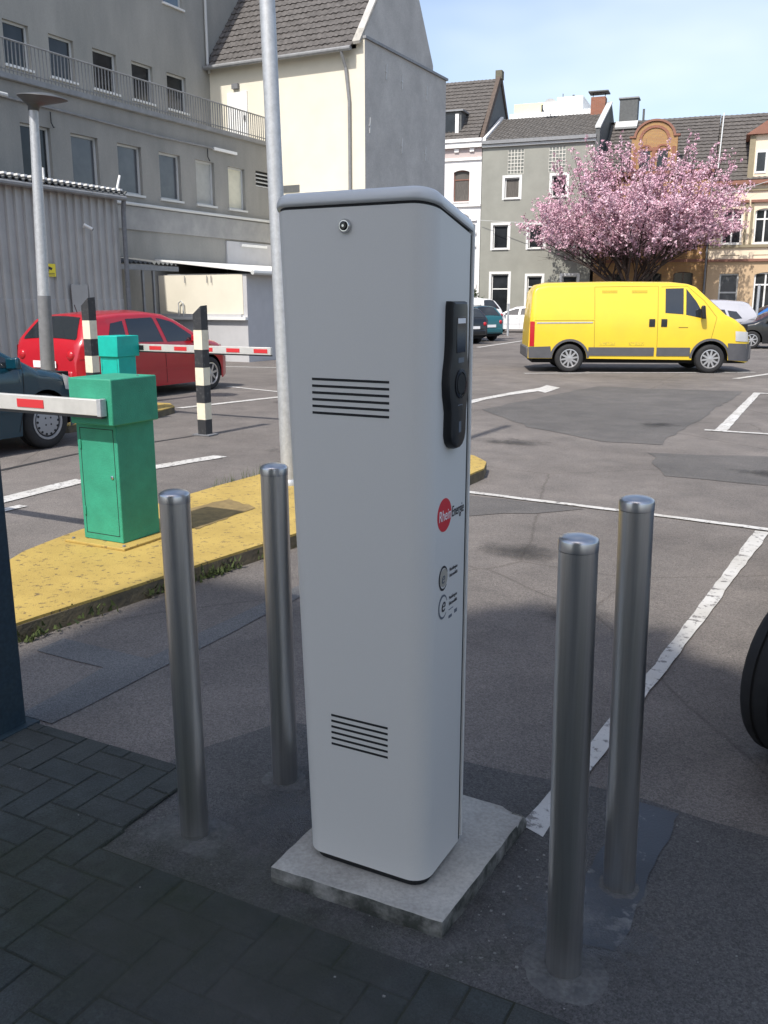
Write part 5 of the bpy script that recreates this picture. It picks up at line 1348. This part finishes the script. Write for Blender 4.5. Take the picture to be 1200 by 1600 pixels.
# red hatchback ---------------------------------------------------------------
M_REDC = paint('car_red', (.40, .008, .018))
def hatch(name, label, loc, rz, m, L=3.9, Wd=.845, H=1.485, rimm=None, cat='car', group=None, style='spokes', mout=.17, steer=0):
    t = thing(name, label, cat, loc, rz, group)
    k = L / 4.2
    def S(tab): return [(x * k, z * H / 1.485) for x, z in tab]
    c = Car(top=S([(-2.10, .52), (-2.09, .80), (-2.03, .98), (-1.86, 1.20), (-1.70, 1.38), (-1.55, 1.43), (-.9, 1.475), (-.2, 1.485), (.25, 1.44), (.55, 1.34), (.95, 1.12), (1.22, .99), (1.6, .92), (1.95, .80), (2.06, .66), (2.10, .5)]),
            plan=[(-2.10 * k, Wd * .80), (-1.95 * k, Wd * .94), (-1.3 * k, Wd), (1.2 * k, Wd), (1.75 * k, Wd * .94), (2.0 * k, Wd * .80), (2.1 * k, Wd * .66)],
            belt=[(-2.1 * k, .96), (0, .93), (1.3 * k, .90), (2.1 * k, .88)], sill=[(-2.1 * k, .34), (-1.7 * k, .24), (-1.3 * k, .19), (1.3 * k, .19), (1.8 * k, .22), (2.1 * k, .28)],
            wheels=[(-1.27 * k, .315), (1.31 * k, .315)], tumble=.42, rr=.11)
    c.body(m, t); c.under(t)
    for sgn in (-1, 1):
        c.side([(.05 * k, .96), (.98 * k, .955), (.42 * k, 1.30), (.02 * k, 1.385)], M_CARGLASS, t, 'front_side_window', sgn)
        c.side([(-.92 * k, .985), (-.06 * k, .965), (-.09 * k, 1.385), (-.80 * k, 1.37)], M_CARGLASS, t, 'rear_side_window', sgn)
        c.side([(-1.42 * k, 1.05), (-1.0 * k, .99), (-.90 * k, 1.34), (-1.22 * k, 1.30)], M_CARGLASS, t, 'quarter_window', sgn)
        c.side([(-2.06 * k, .74), (-1.86 * k, .76), (-1.86 * k, .96), (-2.02 * k, .95)], M_TAIL, t, 'tail_light', sgn, .010)
        c.side([(1.66 * k, .66), (1.98 * k, .60), (1.93 * k, .74), (1.62 * k, .84)], M_LAMPGLASS, t, 'headlight', sgn, .010)
        gap = mat('dark_gap', (.05, .006, .008), .8)
        c.strip([(.98 * k, .94), (.95 * k, .55), (.85 * k, .24)], .009, M_SEAM, t, 'door_gap', sgn, .003)
        c.strip([(-.08 * k, 1.36), (-.04 * k, .9), (-.02 * k, .24)], .009, M_SEAM, t, 'door_gap', sgn, .003)
        c.strip([(-.95 * k, 1.0), (-.92 * k, .70)], .009, M_SEAM, t, 'door_gap', sgn, .003)
        c.side([(-.9 * k, .50), (.9 * k, .47), (.9 * k, .505), (-.9 * k, .535)], m, t, 'side_moulding', sgn, .018)
        for x0_ in (.04, -.84): c.side([(x0_ * k, .80), (x0_ * k + .18, .80), (x0_ * k + .18, .835), (x0_ * k, .835)], m, t, 'door_handle', sgn, .02)
        b = MB(); y = sgn * (Wd - .03); b.hexa([(.74 * k, y, .93), (.86 * k, y, .93), (.84 * k, y + sgn * mout, .94), (.76 * k, y + sgn * mout, .94)], [(.74 * k, y, 1.06), (.84 * k, y, 1.05), (.82 * k, y + sgn * mout, 1.07), (.76 * k, y + sgn * mout, 1.07)]); b.build('mirror', m, t, bevel=.02)
        for xc, r in c.wheels: wheel(t, xc, sgn * (Wd - .115), r, .2, sgn, rimm or M_RIM, style, steer if xc > 0 else 0)
    for sgn in (-1, 1):
        b = MB(); b.lathe([(.085, 0), (.085, .05), (.06, .075), (.01, .085)], (0, 0, 0), 18); b.v = [(-2.035 * k - z_, sgn * Wd * .66 + x_, .80 * H / 1.485 + y_) for x_, y_, z_ in b.v]; b.build('tail_lamp_lens', M_TAIL, t, smooth=True, auto=50)
    c.over(-1.98 * k, -1.68 * k, M_CARGLASS, t, 'rear_window', .96, ka=.90)
    c.over(.42 * k, 1.12 * k, M_CARGLASS, t, 'windscreen', .98)
    MB().box(-2.125 * k, -2.0 * k, -Wd * .72, Wd * .72, .36, .56).build('rear_bumper', m, t, bevel=.04)
    MB().box(-2.135 * k, -2.126 * k, -.26, .26, .60, .71).build('number_plate', M_TEXT_W, t)
    MB().box(2.0 * k, 2.11 * k, -Wd * .55, Wd * .55, .30, .52).build('grille', M_BLACK, t, bevel=.03)
    b = MB(); b.tube([(-1.3 * k, 0, H - .02), (-1.36 * k, 0, H + .12)], .008, 5); b.build('aerial', M_BLACK, t)
    return t
hatch('hatchback_car', 'red hatchback parked nose away beside the corrugated shed', (-11.90, 12.62, 0), R_(90), M_REDC, L=4.0, Wd=.84)
hatch('parked_car', 'dark blue green car at the left edge behind the barrier boom', (-9.0, 6.12, 0), R_(90), paint('car_petrol', (.003, .036, .058), .2), L=3.75, Wd=.80, H=1.40, rimm=M_RIMGREY, style='disc')
# near car at the right edge, wheel turned out
hatch('parked_car', 'dark blue car at the right edge showing only its turned tyre and wing', (.69, 4.77, 0), R_(-90), paint('car_navy', (.006, .012, .028), .2), L=4.2, Wd=.86, H=1.46, style='spokes', mout=.09, steer=R_(-25))
# far row
hatch('parked_car', 'teal hatchback seen from behind, just right of the charging station', (-15.9, 37.6, 0), R_(152), paint('car_teal', (.015, .11, .13)), L=3.9, Wd=.84, H=1.52, group='cars parked along the far side')
hatch('parked_car', 'black car cut off by the charging station in front of the teal hatchback', (-15.55, 34.9, 0), R_(152), paint('car_black', (.010, .011, .013)), L=3.9, Wd=.84, H=1.46, group='cars parked along the far side')
hatch('parked_car', 'white saloon car in front of the grey house door', (-17.1, 49.0, 0), R_(8 + 180), paint('car_white', (.78, .78, .78)), L=4.2, Wd=.84, H=1.42, group='cars parked along the far side')
hatch('parked_car', 'white delivery car partly hidden behind the teal hatchback', (-18.6, 44.6, 0), R_(152), paint('car_white', (.78, .78, .78)), L=4.2, Wd=.88, H=1.85, group='cars parked along the far side')
hatch('parked_car', 'silver grey estate car showing its dark rear window behind the van bonnet', (-5.85, 37.3, 0), R_(23 + 180), paint('car_silver', (.40, .40, .43)), L=4.3, Wd=.88, H=1.72, group='cars parked at the right')
hatch('parked_car', 'black car right of the van with its front wheel visible', (-2.69, 36.5, 0), R_(20 + 180), paint('car_black', (.010, .011, .013)), L=4.1, Wd=.84, H=1.42, group='cars parked at the right')
hatch('parked_car', 'bright blue car at the right edge behind the black one', (-3.4, 42.6, 0), R_(20 + 180), paint('car_blue', (.02, .12, .36)), L=4.1, Wd=.84, H=1.60, group='cars parked at the right')

# slim posts in the far lot
for loc, h, lab in (((-15.8, 43.2, 0), 1.55, 'thin grey post between the teal hatchback and the yellow van'), ((-3.95, 39.6, 0), 2.3, 'slim pale post left of the bright blue car')):
    t = thing('marker_post', lab, 'post', loc)
    b = MB(); b.cyl((0, 0, 0), (0, 0, h), .055, .055, 10); b.build('tube', M_GALV, t, smooth=True, auto=40)
    b = MB(); b.lathe([(.06, 0), (.05, .03), (.01, .045)], (0, 0, h), 10); b.build('cap', M_GALV, t, smooth=True)

# ------------------------------------------------------------------ the near side of the street, out of frame: street trees and an unseen building shaped to shade the pavement
nb = thing('shade_building', 'tall unseen building added to shade the near pavement, outside the picture', 'building', (8, -7.2, 0), R_(180))  # caster added for the pavement shade, pale facade for bounce light
wh_ = [(x, x + 1.2, z, z + 1.7) for x in (4.6, 7.4, 10.0) for z in (1.2, 4.4, 7.6, 10.8)]
wall_holes(3.6, 11.9, 0, 13.8, wh_, .18).build('wall', M_CREAM, nb)
for h in wh_: window(nb, h, 0, .14, .07, mull=(.5,), sill=.08)
MB().box(3.6, 11.9, .25, 9, 0, 13.75).build('core', M_CREAM, nb)
MB().box(3.5, 12.0, -.35, 9.2, 13.8, 14.1).build('roof_slab', M_LEAD, nb)
def leafy(loc, h, w, n, label, seed):
    t = thing('street_tree', label, 'tree', loc)
    rn = random.Random(seed); b = MB(); s = MB()
    s.tube([(0, 0, 0), (.05, .02, h * .4), (0, 0, h * .7)], [.2, .14, .06], 8)
    for _ in range(16):
        a = rn.uniform(0, 6.28); z = rn.uniform(.35, .65) * h; s.tube([(0, 0, z), (math.cos(a) * w * .4, math.sin(a) * w * .4, z + h * .1), (math.cos(a) * w * .8, math.sin(a) * w * .8, z + h * .22)], [.06, .04, .015], 4)
    for _ in range(n):
        d = Vector((rn.gauss(0, 1), rn.gauss(0, 1), rn.gauss(0, 1))).normalized() * (rn.random() ** .35)
        c = Vector((d.x * w, d.y * w, h * .72 + d.z * h * .28)); nn = Vector((rn.gauss(0, 1), rn.gauss(0, 1), rn.gauss(0, 1))).normalized(); e = nn.orthogonal().normalized(); f = nn.cross(e); r = rn.uniform(.10, .20)
        b.add([c + e * r, c + f * r * .6, c - e * r, c - f * r * .6], [(0, 1, 2, 3)])
    s.build('trunk', M_BARK, t); tag(b.build('crown', M_LEAF, t), kind='stuff')
leafy((-1.6, -4.6, 0), 11.3, 1.5, 6000, 'leafy street tree by the near building, outside the picture', 5)
leafy((1.9, -4.9, 0), 11.9, 1.7, 7000, 'broad leafy street tree by the near building, outside the picture', 6)
